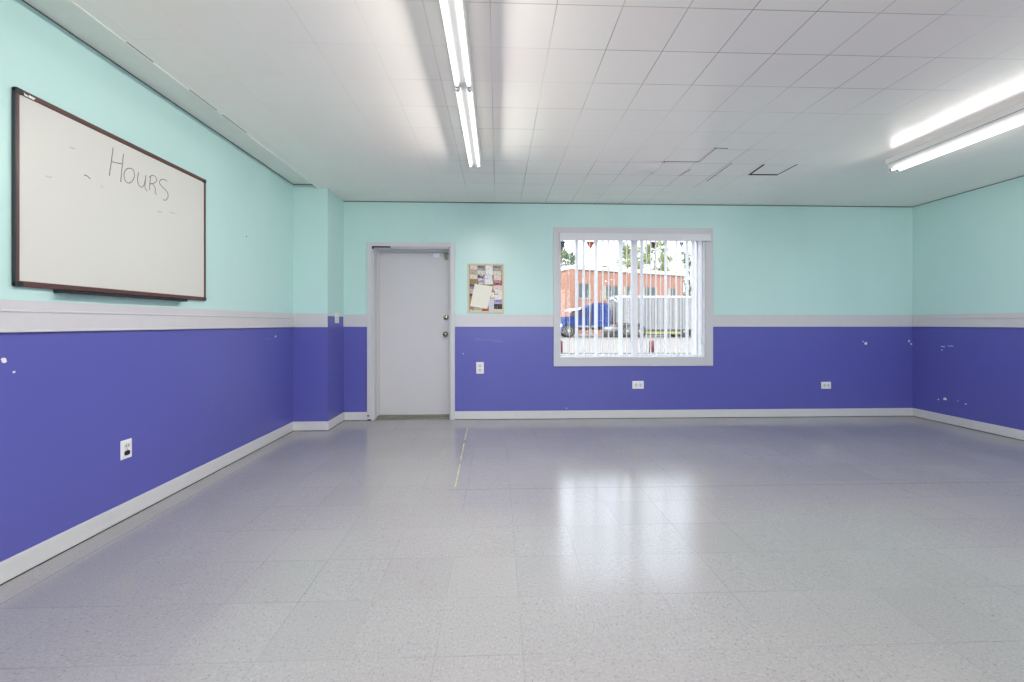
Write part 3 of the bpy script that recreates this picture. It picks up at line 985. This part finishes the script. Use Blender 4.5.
c = on_x(336.7, 317.8, XP)
sw = thing('light_switch', 'white light switch on the side of the corner pillar', 'light switch', c)
b = mb('white')
b.box(XP, XP + 0.006, c.y - 0.058, c.y + 0.058, c.z - 0.06, c.z + 0.06, 0.003)
b.build('cover_plate', sw)
b = mb('socket')
b.box(XP + 0.006, XP + 0.008, c.y - 0.006, c.y + 0.006, c.z - 0.013, c.z + 0.013)
b.prism([Vector((XP + 0.007, c.y - 0.004, c.z - 0.006)), Vector((XP + 0.007, c.y - 0.004, c.z + 0.006)), Vector((XP + 0.018, c.y - 0.004, c.z + 0.012)), Vector((XP + 0.018, c.y - 0.004, c.z + 0.006))], (0, 0.008, 0))
b.build('toggle', sw)
for s in (-1, 1):
    mb('steel').lathe((XP + 0.006, c.y, c.z + s * 0.03), (1, 0, 0), [(0, 0.0035), (0.0015, 0.003), (0.002, 0.0)], 10).build('screw', sw)

# ------------------------------------------------------------------ notice board with cards
SC, OX, OY = 10.49, 460, 255
def nb(x, y, yy): return on_y(OX + x / SC, OY + y / SC, yy)


q0, q1 = nb(80, 92, YB), nb(462, 608, YB)
nboard = thing('notice_board', 'small cork notice board in a pale wood frame between door and window', 'notice board', ((q0.x + q1.x) / 2, YB, q1.z))
fw = 0.022
for z0, z1 in ((q0.z - fw, q0.z), (q1.z, q1.z + fw)):
    mb('oak').box(q0.x, q1.x, YB - 0.018, YB, z0, z1, 0.003).build('frame_rail', nboard)
for x0, x1 in ((q0.x, q0.x + fw), (q1.x - fw, q1.x)):
    mb('oak').box(x0, x1, YB - 0.018, YB, q1.z + fw, q0.z - fw, 0.003).build('frame_stile', nboard)
YC = YB - 0.010
mb('cork').box(q0.x + fw * 0.8, q1.x - fw * 0.8, YC, YB - 0.001, q1.z + fw * 0.8, q0.z - fw * 0.8).build('cork_panel', nboard)


def card_mat(name, base, ink, style):
    """printed card: paper colour with rows of small print or patches, no legible writing"""
    m, N, L, bs = new_mat(name)
    tc = N.new('ShaderNodeTexCoord')
    mp = N.new('ShaderNodeMapping')
    L.new(tc.outputs['Object'], mp.inputs['Vector'])
    mp.inputs['Scale'].default_value = (55, 1, 130) if style == 'print' else (28, 1, 24)
    no = N.new('ShaderNodeTexNoise'); no.inputs['Scale'].default_value = 1.0; no.inputs['Detail'].default_value = 1
    L.new(mp.outputs['Vector'], no.inputs['Vector'])
    rp = N.new('ShaderNodeValToRGB')
    rp.color_ramp.elements[0].position = 0.58 if style == 'print' else 0.46
    rp.color_ramp.elements[1].position = 0.66 if style == 'print' else 0.56
    rp.color_ramp.elements[0].color = lin(base); rp.color_ramp.elements[1].color = lin(ink)
    L.new(no.outputs['Fac'], rp.inputs['Fac']); L.new(rp.outputs['Color'], bs.inputs['Base Color'])
    bs.inputs['Roughness'].default_value = 0.6
    return m


CARDS = [
    # x0, x1, y0, y1, paper, ink, style, tilt, label
    (108, 180, 112, 152, (226, 218, 204), (150, 140, 128), 'print', 1, 'cream card at the top left corner of the notice board'),
    (186, 265, 113, 158, (112, 108, 108), (178, 172, 168), 'patch', 0, 'dark grey card second along the top row of the notice board'),
    (270, 342, 110, 163, (236, 234, 232), (170, 168, 170), 'print', -1, 'white card third along the top row of the notice board'),
    (350, 440, 114, 160, (124, 122, 118), (180, 178, 170), 'patch', 2, 'dark grey card at the top right corner of the notice board'),
    (105, 178, 159, 197, (190, 180, 162), (140, 130, 118), 'print', 0, 'tan card under the cream top left card on the notice board'),
    (183, 260, 164, 204, (222, 216, 212), (150, 142, 146), 'print', -2, 'pale grey card under the dark second card of the notice board'),
    (270, 346, 166, 206, (240, 238, 236), (180, 176, 180), 'print', 1, 'white card directly under the white top row card of the notice board'),
    (354, 432, 169, 211, (228, 218, 206), (168, 156, 150), 'print', 2, 'cream card under the dark card at the top right of the board'),
    (105, 180, 206, 250, (228, 220, 206), (172, 160, 150), 'print', -1, 'cream card under the tan card at the left of the board'),
    (190, 256, 210, 272, (86, 80, 88), (220, 216, 220), 'patch', 3, 'black and white picture card in the upper middle of the board'),
    (262, 336, 212, 258, (232, 230, 236), (150, 146, 158), 'print', 3, 'white card right beside the black and white picture card'),
    (357, 431, 216, 263, (232, 216, 204), (186, 170, 164), 'print', -2, 'pinkish cream card above the red and purple card'),
    (196, 262, 268, 304, (176, 160, 180), (214, 208, 216), 'patch', 4, 'mauve card peeking above the large paper sheet'),
    (264, 342, 262, 306, (238, 236, 236), (176, 172, 176), 'print', 4, 'white card just above the right corner of the large sheet'),
    (360, 440, 266, 314, (196, 150, 170), (150, 62, 84), 'patch', -6, 'red and purple card on the right side of the notice board'),
    (352, 442, 318, 368, (232, 212, 208), (196, 150, 150), 'print', 12, 'pink tilted card right of the large paper sheet'),
    (368, 446, 366, 408, (234, 228, 224), (186, 176, 174), 'print', -4, 'white card under the pink tilted card'),
    (364, 446, 415, 466, (236, 232, 230), (176, 170, 172), 'print', 8, 'white card above the purple card at the right edge'),
    (368, 446, 467, 514, (140, 124, 178), (196, 186, 216), 'patch', -5, 'purple card above the black card at the lower right'),
    (358, 441, 515, 564, (44, 42, 46), (150, 146, 146), 'print', 1, 'black card near the lower right corner of the notice board'),
    (346, 440, 569, 600, (222, 212, 196), (176, 166, 152), 'print', 0, 'cream card at the bottom right corner under the black card'),
    (302, 360, 462, 592, (214, 212, 226), (180, 176, 200), 'print', 2, 'pale lavender leaflet right of the large sheet near the bottom'),
    (322, 358, 394, 446, (238, 234, 226), (186, 176, 160), 'print', 6, 'small white slip tucked beside the large paper sheet'),
    (106, 148, 304, 352, (92, 78, 86), (150, 140, 146), 'patch', 3, 'dark card half hidden at the left top corner of the large sheet'),
    (104, 140, 356, 404, (200, 180, 178), (160, 130, 134), 'print', -2, 'pinkish card half hidden by the left edge of the large sheet'),
    (104, 136, 408, 444, (56, 54, 54), (120, 116, 112), 'patch', 2, 'small black card half hidden left of the large sheet'),
    (132, 232, 528, 576, (120, 128, 112), (186, 186, 172), 'patch', 4, 'grey green card under the bottom left corner of the large sheet'),
    (228, 292, 550, 592, (190, 78, 54), (150, 50, 44), 'patch', -3, 'red card peeking below the large paper sheet'),
    (108, 222, 572, 600, (224, 214, 196), (180, 168, 148), 'print', 0, 'cream card at the bottom left corner of the notice board'),
]
for i, (x0, x1, y0, y1, base, ink, style, tilt, label) in enumerate(CARDS):
    lift = 0.0008 + 0.0009 * (i % 3)
    yc = YC - lift
    p, q = nb(x0, y0, yc), nb(x1, y1, yc)
    cx, cz, w, h = (p.x + q.x) / 2, (p.z + q.z) / 2, (q.x - p.x) * 1.06, (p.z - q.z) * 1.08
    b = MB().use(card_mat('paper_card_print', base, ink, style))
    t = math.radians(tilt)
    pts = [Vector((x * math.cos(t) - z * math.sin(t), 0, x * math.sin(t) + z * math.cos(t))) for x, z in ((-w / 2, -h / 2), (w / 2, -h / 2), (w / 2, h / 2), (-w / 2, h / 2))]
    b.prism(pts, (0, -0.0007, 0))
    o = b.build('pinned_card')
    o.location = (cx, yc, cz)
    tag(o, label, 'card', 'cards pinned to the notice board')
ys = YC - 0.0045
sheet = thing('paper_sheet', 'large cream paper sheet pinned askew over the cards', 'paper', nb(225, 430, ys))
b = MB().use(mat('cream_paper', (238, 234, 222), 0.6, var=0.02))
b.prism([nb(x, y, ys) for x, y in ((105, 537), (286, 566), (345, 330), (155, 300))], (0, -0.001, 0))
b.build('sheet', sheet)
pp = nb(188, 306, ys)
mb('black').lathe((pp.x, ys + 0.0005, pp.z), (0, -1, 0), [(0, 0.006), (0.003, 0.006), (0.005, 0.004), (0.012, 0.004), (0.014, 0.007), (0.016, 0.0)], 10).build('push_pin', sheet)


# ------------------------------------------------------------------ fluorescent strip lights
def strip_light(x, y_end, label, power, tilt):
    """8 ft two-lamp strip, four 4 ft tubes; y_end is its far end"""
    y0 = y_end - 2.46
    root = thing('strip_light', label, 'ceiling light', (x, (y0 + y_end) / 2, ZC), 'fluorescent strip lights')
    b = mb('lamp_white')
    b.box(x - 0.054, x + 0.054, y0, y_end, ZC - 0.044, ZC, 0.003)
    b.use(M['dark_gap']).box(x - 0.049, x + 0.049, y0 + 0.02, y_end - 0.02, ZC - 0.048, ZC - 0.044)
    b.build('housing', root)
    b = mb('lamp_white')
    b.prism([Vector((x + dx, y0 + 0.02, ZC - 0.048 - dz)) for dx, dz in ((-0.052, 0), (-0.050, 0.016), (-0.016, 0.046), (0.016, 0.046), (0.050, 0.016), (0.052, 0))], (0, 2.42, 0))
    b.build('ballast_cover', root)
    for k in range(2):
        ya, yb = y0 + 0.03 + k * 1.21, y0 + 0.03 + k * 1.21 + 1.19
        for s in (-1, 1):
            tx, tz = x + s * 0.034, ZC - 0.104
            t = mb('tube').lathe((tx, ya + 0.012, tz), (0, 1, 0), [(0, 0.010), (0.004, 0.0127), (1.162, 0.0127), (1.166, 0.010)], 16).build('lamp_tube', root)
            for yc in (ya + 0.002, yb - 0.020):
                mb('steel').lathe((tx, yc, tz), (0, 1, 0), [(0, 0.0128), (0.009, 0.0132), (0.018, 0.0128)], 14).build('tube_cap', t)
            ld = bpy.data.lights.new('tube_light', 'AREA')
            ld.shape = 'RECTANGLE'; ld.size = 0.022; ld.size_y = 1.14
            ld.energy = power; ld.color = (1.0, 0.962, 0.905)
            ld.spread = math.radians(180)
            lo = bpy.data.objects.new('tube_light', ld)
            lo.location = (tx + s * 0.0137 * math.sin(tilt), (ya + yb) / 2, tz - 0.0137 * math.cos(tilt))
            lo.rotation_euler = (0, -s * tilt, 0)
            COL.objects.link(lo)
        for yy in (ya - 0.012, yb - 0.002):
            for s in (-1, 1):
                mb('lamp_white').box(x + s * 0.034 - 0.011, x + s * 0.034 + 0.011, yy, yy + 0.012, ZC - 0.120, ZC - 0.042, 0.003).build('lamp_holder', root)
    return root


lz = ZC - 0.104
pe = on_z(474.8, 166.5, lz)
pr = on_z(894, 170.5, lz)
print('fixtures', pe, pr)
for r_, (px, py) in enumerate(((pe.x, pe.y + 0.03), (pr.x, pr.y + 0.03))):
    for k in range(3):  # first unit is seen; the others are added out of view for light
        if r_ == 0:
            lab = ('twin tube strip light on the ceiling above the door, left of the window', 'twin tube strip light added out of view, next nearer the camera in the left row', 'twin tube strip light added for light in the left row behind the camera')[k]
        else:
            lab = ('twin tube strip light seen side on near the right wall', 'twin tube strip light added out of view, next nearer the camera in the right row', 'twin tube strip light added for light in the right row behind the camera')[k]
        strip_light(px, py - k * 2.5, lab, LAMP * (1.0, 0.5)[r_] * (1.0, 0.6, 1.0)[k], math.radians((34, 38)[r_]))   # right row and second units set dimmer to balance the light

# ------------------------------------------------------------------ outside
g = mb('asphalt').box(-60, 120, YB + WT, 130, -0.25, -0.005).use(M['bounce_apron']).box(-40, 40, -40, YF - WT, -0.25, -0.005)
structure(g, 'ground', 'sun bleached concrete yard outside the window', 'ground')
kb = mb('kerb')
ky = on_z(620, 354.6, 0).y
kb.box(-10, 30, ky, ky + 0.22, -0.05, 0.06)
structure(kb, 'kerb', 'low grey concrete kerb across the yard', 'kerb')

# -- maroon posts
for (u, lab) in ((560.2, 'short maroon post outside at the left edge of the window'), (651.6, 'short maroon post outside right of the window middle')):
    p = on_y(u, 354, ky + 0.7)
    r = thing('bollard', lab, 'bollard', (p.x, p.y, 0), 'maroon posts in the yard')
    b = mb('maroon')
    b.lathe((p.x, p.y, 0), (0, 0, 1), [(0, 0.095), (0.46, 0.095), (0.49, 0.08), (0.50, 0.0)], 16)
    b.build('post', r)
    mb('kerb').box(p.x - 0.14, p.x + 0.14, p.y - 0.14, p.y + 0.14, -0.01, 0.03, 0.008).build('base_plate', r)

# -- pennants on a line
py_ = YB + WT + 0.06
pz = on_y(620, 242.0, py_).z
pen = thing('pennant_string', 'line of coloured triangular pennants outside the top of the window', 'pennants', (on_y(620, 240, py_).x, py_, pz))
mb('cord').tube([(win_l - 0.5, YB + WT - 0.005, pz + 0.05)] + [(on_y(545 + 20 * i, 240, py_).x, py_, pz + 0.003) for i in range(9)] + [(win_r + 0.5, YB + WT - 0.005, pz + 0.05)], 0.003, 6).build('cord', pen)
for u, w, h, m, lab in ((561.0, 9.6, 10.5, 'pen_grey', 'dark grey pennant'), (590.4, 9.6, 9.5, 'pen_orange', 'orange pennant'), (622.4, 9, 8.5, 'pen_white', 'white pennant'), (653.6, 6.4, 8.2, 'pen_maroon', 'maroon pennant'), (681.6, 5.6, 8.4, 'pen_blue', 'blue pennant')):
    a, c, t = on_y(u - w / 2, 240, py_), on_y(u + w / 2, 240, py_), on_y(u + 0.3, 240 + h, py_)
    b = mb(m)
    b.prism([Vector((a.x, py_ - 0.01, pz)), Vector((c.x, py_ + 0.01, pz)), Vector((t.x, py_ + 0.02, t.z))], (0, 0.003, 0))
    tag(b.build('pennant', pen), lab)

# -- brick building
c0, c1 = on_y(570.5, 330, 42.0), on_y(683.5, 330, 47.7)
bd = Vector((c1.x - c0.x, c1.y - c0.y, 0)); BL = bd.length; bd.normalize(); bn = Vector((-bd.y, bd.x, 0))
bang = math.atan2(bd.y, bd.x)
BH = on_y(570.5, 269.2, 42.0).z
bld = thing('brick_building', 'long orange brick building with a white roof edge behind the truck', 'building', (c0.x, c0.y, 0))
bld.rotation_euler = (0, 0, bang)


def local_build(b, name, parent):
    bmesh.ops.recalc_face_normals(b.bm, faces=b.bm.faces)
    me = bpy.data.meshes.new(name); b.bm.to_mesh(me); b.bm.free()
    for m in b.mats: me.materials.append(m)
    o = bpy.data.objects.new(name, me); COL.objects.link(o); o.parent = parent
    return o


local_build(mb('orange').box(0, BL, 0, 7, 0, BH), 'brick_wall', bld)
local_build(mb('white_trim').box(-0.15, BL + 0.15, -0.15, 7.15, BH, BH + 0.42, 0.03), 'parapet', bld)
local_build(mb('orange').box(-0.10, 0.9, -0.10, 0.6, 0, BH + 0.02), 'corner_pier', bld)


def along(u):
    """distance along the facade where the sight line through column u meets it"""
    r = ray(u, 300)
    # c0 + s*bd = t*r
    det = bd.x * (-r.y) + r.x * bd.y
    s = (-c0.x * (-r.y) - r.x * c0.y) / det
    return s


for u0, u1, v0_, v1_ in ((578.6, 588.4, 283, 297.5), (605.6, 617.6, 285.2, 299), (625.5, 634.5, 286.2, 299), (644.4, 655, 286.8, 299), (669.6, 675.2, 288, 299)):
    s0, s1 = along(u0), along(u1)
    zt = (HOR - v0_) / FPX * (c0.y + bd.y * s0) + CAM_H; zb = (HOR - v1_) / FPX * (c0.y + bd.y * s0) + CAM_H
    wf = local_build(mb('cream').box(s0 - 0.28, s0, -0.07, 0.1, zb - 0.1, zt).box(s1, s1 + 0.28, -0.07, 0.1, zb - 0.1, zt).box(s0, s1, -0.05, 0.1, zb - 0.15, zb).box((s0 + s1) / 2 - 0.05, (s0 + s1) / 2 + 0.05, -0.03, 0.06, zb, zt), 'window', bld)
    local_build(mb('win_grey').box(s0, s1, -0.01, 0.05, zb, zt), 'pane', wf)

# -- trees and bushes beyond
def tree(label, u, v_top, v_bot, half_px, dist, leaf, n, trunk=True, name='tree', size=0.38):
    c = on_y(u, 300, dist)
    zt = on_y(u, v_top, dist).z; zb = max(0.1, on_y(u, v_bot, dist).z)
    rx = half_px / FPX * dist
    root = thing(name, label, 'tree' if trunk else 'bush', (c.x, c.y, 0))
    rnd = random.Random(int(u * 10))
    if trunk:
        b = mb('bark')
        b.tube([(c.x, c.y, -0.05), (c.x + 0.1, c.y, zb * 0.5), (c.x - 0.1, c.y, zb), (c.x, c.y, zt - 0.8)], [0.32, 0.25, 0.18, 0.04], 8)
        for k in range(7):
            a = rnd.uniform(0, 6.28); z = zb * 0.75 + (zt - zb * 0.75) * (k + 0.5) / 8
            e = Vector((c.x + math.cos(a) * rx * 0.8, c.y + math.sin(a) * rx * 0.8, z + (zt - zb) * 0.22))
            b.tube([(c.x, c.y, z), (c.x * 0.5 + e.x * 0.5, c.y * 0.5 + e.y * 0.5, (z + e.z) / 2 - 0.1), e], [0.11, 0.07, 0.03], 6)
        b.build('trunk', root)
    b = mb(leaf)
    cl = [(rnd.uniform(-1, 1), rnd.uniform(-1, 1), rnd.uniform(0, 1)) for _ in range(26)]
    for i in range(n):
        k = cl[rnd.randrange(len(cl))]
        px = k[0] * (1 - abs(k[2] - 0.45) * 0.9) + rnd.gauss(0, 0.16); pyy = k[1] * (1 - abs(k[2] - 0.45) * 0.9) + rnd.gauss(0, 0.16); pz_ = k[2] + rnd.gauss(0, 0.06)
        p = Vector((c.x + px * rx, c.y + pyy * rx, zb + (zt - zb) * pz_))
        a, e = rnd.uniform(0, 6.28), rnd.uniform(-1.2, 1.2)
        d = Vector((math.cos(a) * math.cos(e), math.sin(a) * math.cos(e), math.sin(e))) * size * rnd.uniform(0.6, 1.2)
        w = d.cross(Vector((rnd.random(), rnd.random(), rnd.random()))).normalized() * size * 0.28
        v = [b.bm.verts.new(q) for q in (p, p + d * 0.5 + w, p + d, p + d * 0.5 - w)]
        b._face(v)
    b.build('foliage', root)
    return root


tree('dark leafy tree left of the brick building roof', 562, 243, 290, 13, 58, 'leaf_dark', 2600)
tree('pale green tree behind the middle of the building', 628, 247, 276, 12, 60, 'leaf_pale', 1900)
tree('yellow green tree rising behind the right half of the building', 655, 245, 278, 15, 61, 'leaf_pale', 2700)
tree('sparse grey green tree at the right end of the building', 690, 256, 315, 10, 62, 'leaf_dark', 1700)
tree('low bush top showing over the building roof', 603, 266, 276, 7, 62, 'leaf_mid', 500, True, 'bush_tree')


# -- semi truck: tractor
TY = 34.0                                            # near side of the truck
def tx(u): return on_y(u, 320, TY).x
def tz(v): return on_y(600, v, TY).z


tr = thing('truck_tractor', 'blue long nosed truck tractor parked in front of the brick building', 'truck', (tx(590), TY + 1.2, 0))
TWD = 2.4


def wheel(parent, x, y, r, w, name='wheel'):
    b = mb('rubber')
    b.lathe((x, y, r), (0, 1, 0), [(0.02, r * 0.56), (0.0, r * 0.72), (0.0, r * 0.92), (0.04, r), (w - 0.04, r), (w, r * 0.92), (w, r * 0.5)], 28)
    t = b.build(name, parent)
    b = mb('rim')
    b.lathe((x, y - 0.012, r), (0, 1, 0), [(0.0, r * 0.12), (0.0, r * 0.2), (0.06, r * 0.3), (0.05, r * 0.5), (0.0, r * 0.58), (0.06, r * 0.58)], 24)
    b.build('rim', t)
    return t


# hood, cab and sleeper as side profiles
hx0, hx1 = tx(548), tx(574.5)
hz0, hz1 = tz(325.5), tz(317.2)
b = mb('truck_blue')
b.prism([Vector((x, TY + 0.35, z)) for x, z in ((hx0, hz0), (hx1, hz0), (hx1, hz1 + 0.10), (hx1 - 0.6, hz1 + 0.05), (hx0 + 0.3, hz1 - 0.06), (hx0, hz1 - 0.3))], (0, TWD - 0.7, 0))
b.build('hood', tr)
# fender arch over the front wheel
wx = tx(569.2); wr_ = 0.52
b = mb('truck_blue')
arc = [(wx + math.cos(a) * 0.72, 0.52 + math.sin(a) * 0.66) for a in [math.pi * i / 14 for i in range(15)]]
arc2 = [(wx + math.cos(a) * 0.60, 0.52 + math.sin(a) * 0.56) for a in [math.pi * i / 14 for i in range(14, -1, -1)]]
b.prism([Vector((x, TY, z)) for x, z in arc + arc2], (0, TWD, 0))
b.build('fender', tr)
b = mb('chrome')
b.box(hx0 - 0.05, hx0 + 0.02, TY + 0.5, TY + TWD - 0.5, 0.75, hz1 - 0.3, 0.03)
b.build('grille', tr)
mb('chrome').box(hx0 - 0.2, hx0 + 0.35, TY + 0.02, TY + TWD - 0.02, 0.30, 0.70, 0.06).build('bumper', tr)
b = mb('white')
b.lathe((tx(560.8), TY + 0.02, 1.0), (0, 1, 0), [(0, 0.11), (0.05, 0.13), (0.3, 0.10)], 14)
b.build('headlight', tr)
cx0, cx1 = tx(571.5), tx(592.6)
ct = tz(309.5)
b = mb('truck_blue')
b.prism([Vector((x, TY + 0.12, z)) for x, z in ((cx0, 0.85), (cx1, 0.85), (cx1, ct + 0.45), (cx1 - 0.55, ct + 0.12), (cx0 + 0.65, ct), (cx0 + 0.2, tz(316.5)), (cx0, hz1))], (0, TWD - 0.24, 0))
cab = b.build('cab', tr)
b = mb('dark_glass')
b.prism([Vector((x, TY + 0.105, z)) for x, z in ((cx0 + 0.35, tz(316.5)), (cx0 + 0.55, ct - 0.12), (cx0 + 1.25, ct - 0.1), (cx0 + 1.25, tz(316.5)))], (0, 0.02, 0))
b.build('side_window', cab)
b = mb('dark_glass')
b.prism([Vector((cx0 + 0.14, TY + 0.3, tz(316.3))), Vector((cx0 + 0.56, TY + 0.3, ct - 0.06)), Vector((cx0 + 0.56, TY + TWD - 0.3, ct - 0.06)), Vector((cx0 + 0.14, TY + TWD - 0.3, tz(316.3)))], (-0.05, 0, 0.03))
b.build('windscreen', cab)
b = mb('white')
b.prism([Vector((x, TY + 0.14, z)) for x, z in ((cx0 - 0.3, ct + 0.02), (cx0 - 0.2, ct - 0.14), (cx0 + 0.75, ct + 0.0), (cx0 + 0.8, ct + 0.16))], (0, TWD - 0.3, 0))
tag(b.build('sun_visor', tr), 'white visor above the windscreen')
sx0, sx1 = tx(592.6), tx(611)
stp = tz(302.8)
b = mb('truck_blue')
b.prism([Vector((x, TY + 0.06, z)) for x, z in ((sx0, 0.85), (sx1 - 0.15, 0.85), (sx1, 1.1), (sx1, stp - 0.7), (sx1 - 0.18, stp - 0.15), (sx1 - 0.45, stp), (sx0, stp))], (0, TWD - 0.12, 0))
slp = b.build('sleeper', tr)
b = mb('dark_glass')
b.box(tx(600.3), tx(603.2), TY + 0.045, TY + 0.07, tz(314.8), tz(311.8), 0.01)
b.build('sleeper_window', slp)
b = mb('chrome')
b.tube([(tx(590.2), TY + 0.02, 0.9), (tx(590.2), TY + 0.02, tz(305)), (tx(590.2) - 0.05, TY - 0.02, tz(303))], 0.11, 12)
b.build('exhaust_stack', tr)
b = mb('chrome')
b.tube([(tx(604), TY + 0.28, tz(329.2)), (tx(619), TY + 0.28, tz(329.2))], 0.30, 18)
b.build('fuel_tank', tr)
mb('rubber').box(tx(604), tx(618.4), TY + 0.1, TY + 0.6, tz(337), tz(333.2), 0.03).build('tank_bottom', tr)  # dark box along the bottom of the fuel tank
b = mb('rubber')
b.box(tx(577), tx(641), TY + 0.7, TY + 1.0, 0.62, 0.86).box(tx(577), tx(641), TY + 1.4, TY + 1.7, 0.62, 0.86)
b.build('chassis_rail', tr)
b = mb('chrome')
b.box(tx(579), tx(597), TY + 0.05, TY + 0.45, tz(327.5), tz(325.6), 0.02).box(tx(579), tx(597), TY + 0.05, TY + 0.4, tz(335.5), tz(334), 0.02).box(tx(590), tx(592), TY + 0.1, TY + 0.4, tz(334), tz(327.5))
b.build('cab_step', tr)
for u in (569.2,):
    for yy in (TY + 0.04, TY + TWD - 0.34):
        wheel(tr, tx(u), yy, wr_, 0.3)
for u in (627.4, 640.2):
    for yy in (TY + 0.02, TY + TWD - 0.57):
        wheel(tr, tx(u), yy, wr_, 0.55)
b = mb('black')
b.tube([(cx0 + 0.2, TY - 0.02, tz(316)), (cx0 + 0.2, TY - 0.2, tz(315))], 0.02, 6).box(cx0 + 0.15, cx0 + 0.25, TY - 0.3, TY - 0.18, tz(318), tz(312.5), 0.02)
b.build('wing_mirror', tr)

# -- trailer
tl = thing('truck_trailer', 'long silver drop floor trailer coupled behind the blue tractor', 'trailer', (tx(690), TY + 1.2, 0))
lx0, lx1 = tx(611.5), tx(611.5) + 12.8
ltop, lneck, lbelly = tz(296.3), tz(323.2), tz(329.4)
nx = tx(643)
b = mb('silver')
b.prism([Vector((x, TY + 0.02, z)) for x, z in ((lx0 + 0.4, lneck), (nx, lneck), (nx, lbelly), (lx1, lbelly), (lx1, ltop), (lx0 + 0.25, ltop), (lx0 + 0.4, ltop - 0.3))], (0, TWD + 0.1, 0))
body = b.build('body', tl)
b = mb('rib')
x = nx - 2.7
while x < lx1:
    z0 = lneck if x < nx else lbelly
    b.box(x, x + 0.05, TY - 0.005, TY + 0.02, z0 + 0.1, ltop - 0.12)
    x += 0.26
tag(b.build('side_ribs', tl), 'grey vertical ribs')
nb_ = mb('nose')
nb_.box(lx0 + 0.42, tx(618.4), TY - 0.008, TY + 0.02, lneck + 0.05, ltop - 0.1)
nose = nb_.build('nose_panel', tl)
tag(nose, 'plain grey front panel')
b = mb('white')
ex, ez = tx(615), tz(300.5)
b.tube([(ex - 0.42, TY - 0.014, ez + 0.10), (ex - 0.2, TY - 0.014, ez + 0.22), (ex, TY - 0.014, ez + 0.02), (ex + 0.16, TY - 0.014, ez - 0.14), (ex + 0.32, TY - 0.014, ez + 0.0), (ex + 0.22, TY - 0.014, ez + 0.16)], 0.05, 6)
tag(b.build('emblem', nose), 'white curled emblem')
mb('white_trim').box(lx0 + 0.3, lx1, TY - 0.02, TY + TWD + 0.14, ltop - 0.1, ltop + 0.05, 0.02).build('top_rail', tl)
mb('rubber').box(lx0 + 0.4, nx, TY - 0.01, TY + TWD + 0.1, lneck - 0.1, lneck).build('bottom_rail', tl)
b = mb('olive')
b.box(nx, tx(681), TY + 0.02, TY + 0.1, tz(333.9), tz(331.6)).build('side_guard', tl)
mb('rubber').box(nx, lx1, TY + 0.04, TY + 0.14, tz(335), tz(329.4)).build('guard_backing', tl)
for u in (684.6, 697.6):
    for yy in (TY + 0.04, TY + TWD - 0.5):
        wheel(tl, tx(u), yy, 0.47, 0.5)
b = mb('steel')
for u in (646, 650):
    b.box(tx(u), tx(u) + 0.12, TY + 0.3, TY + 0.42, 0.0, lbelly)
b.build('landing_leg', tl)
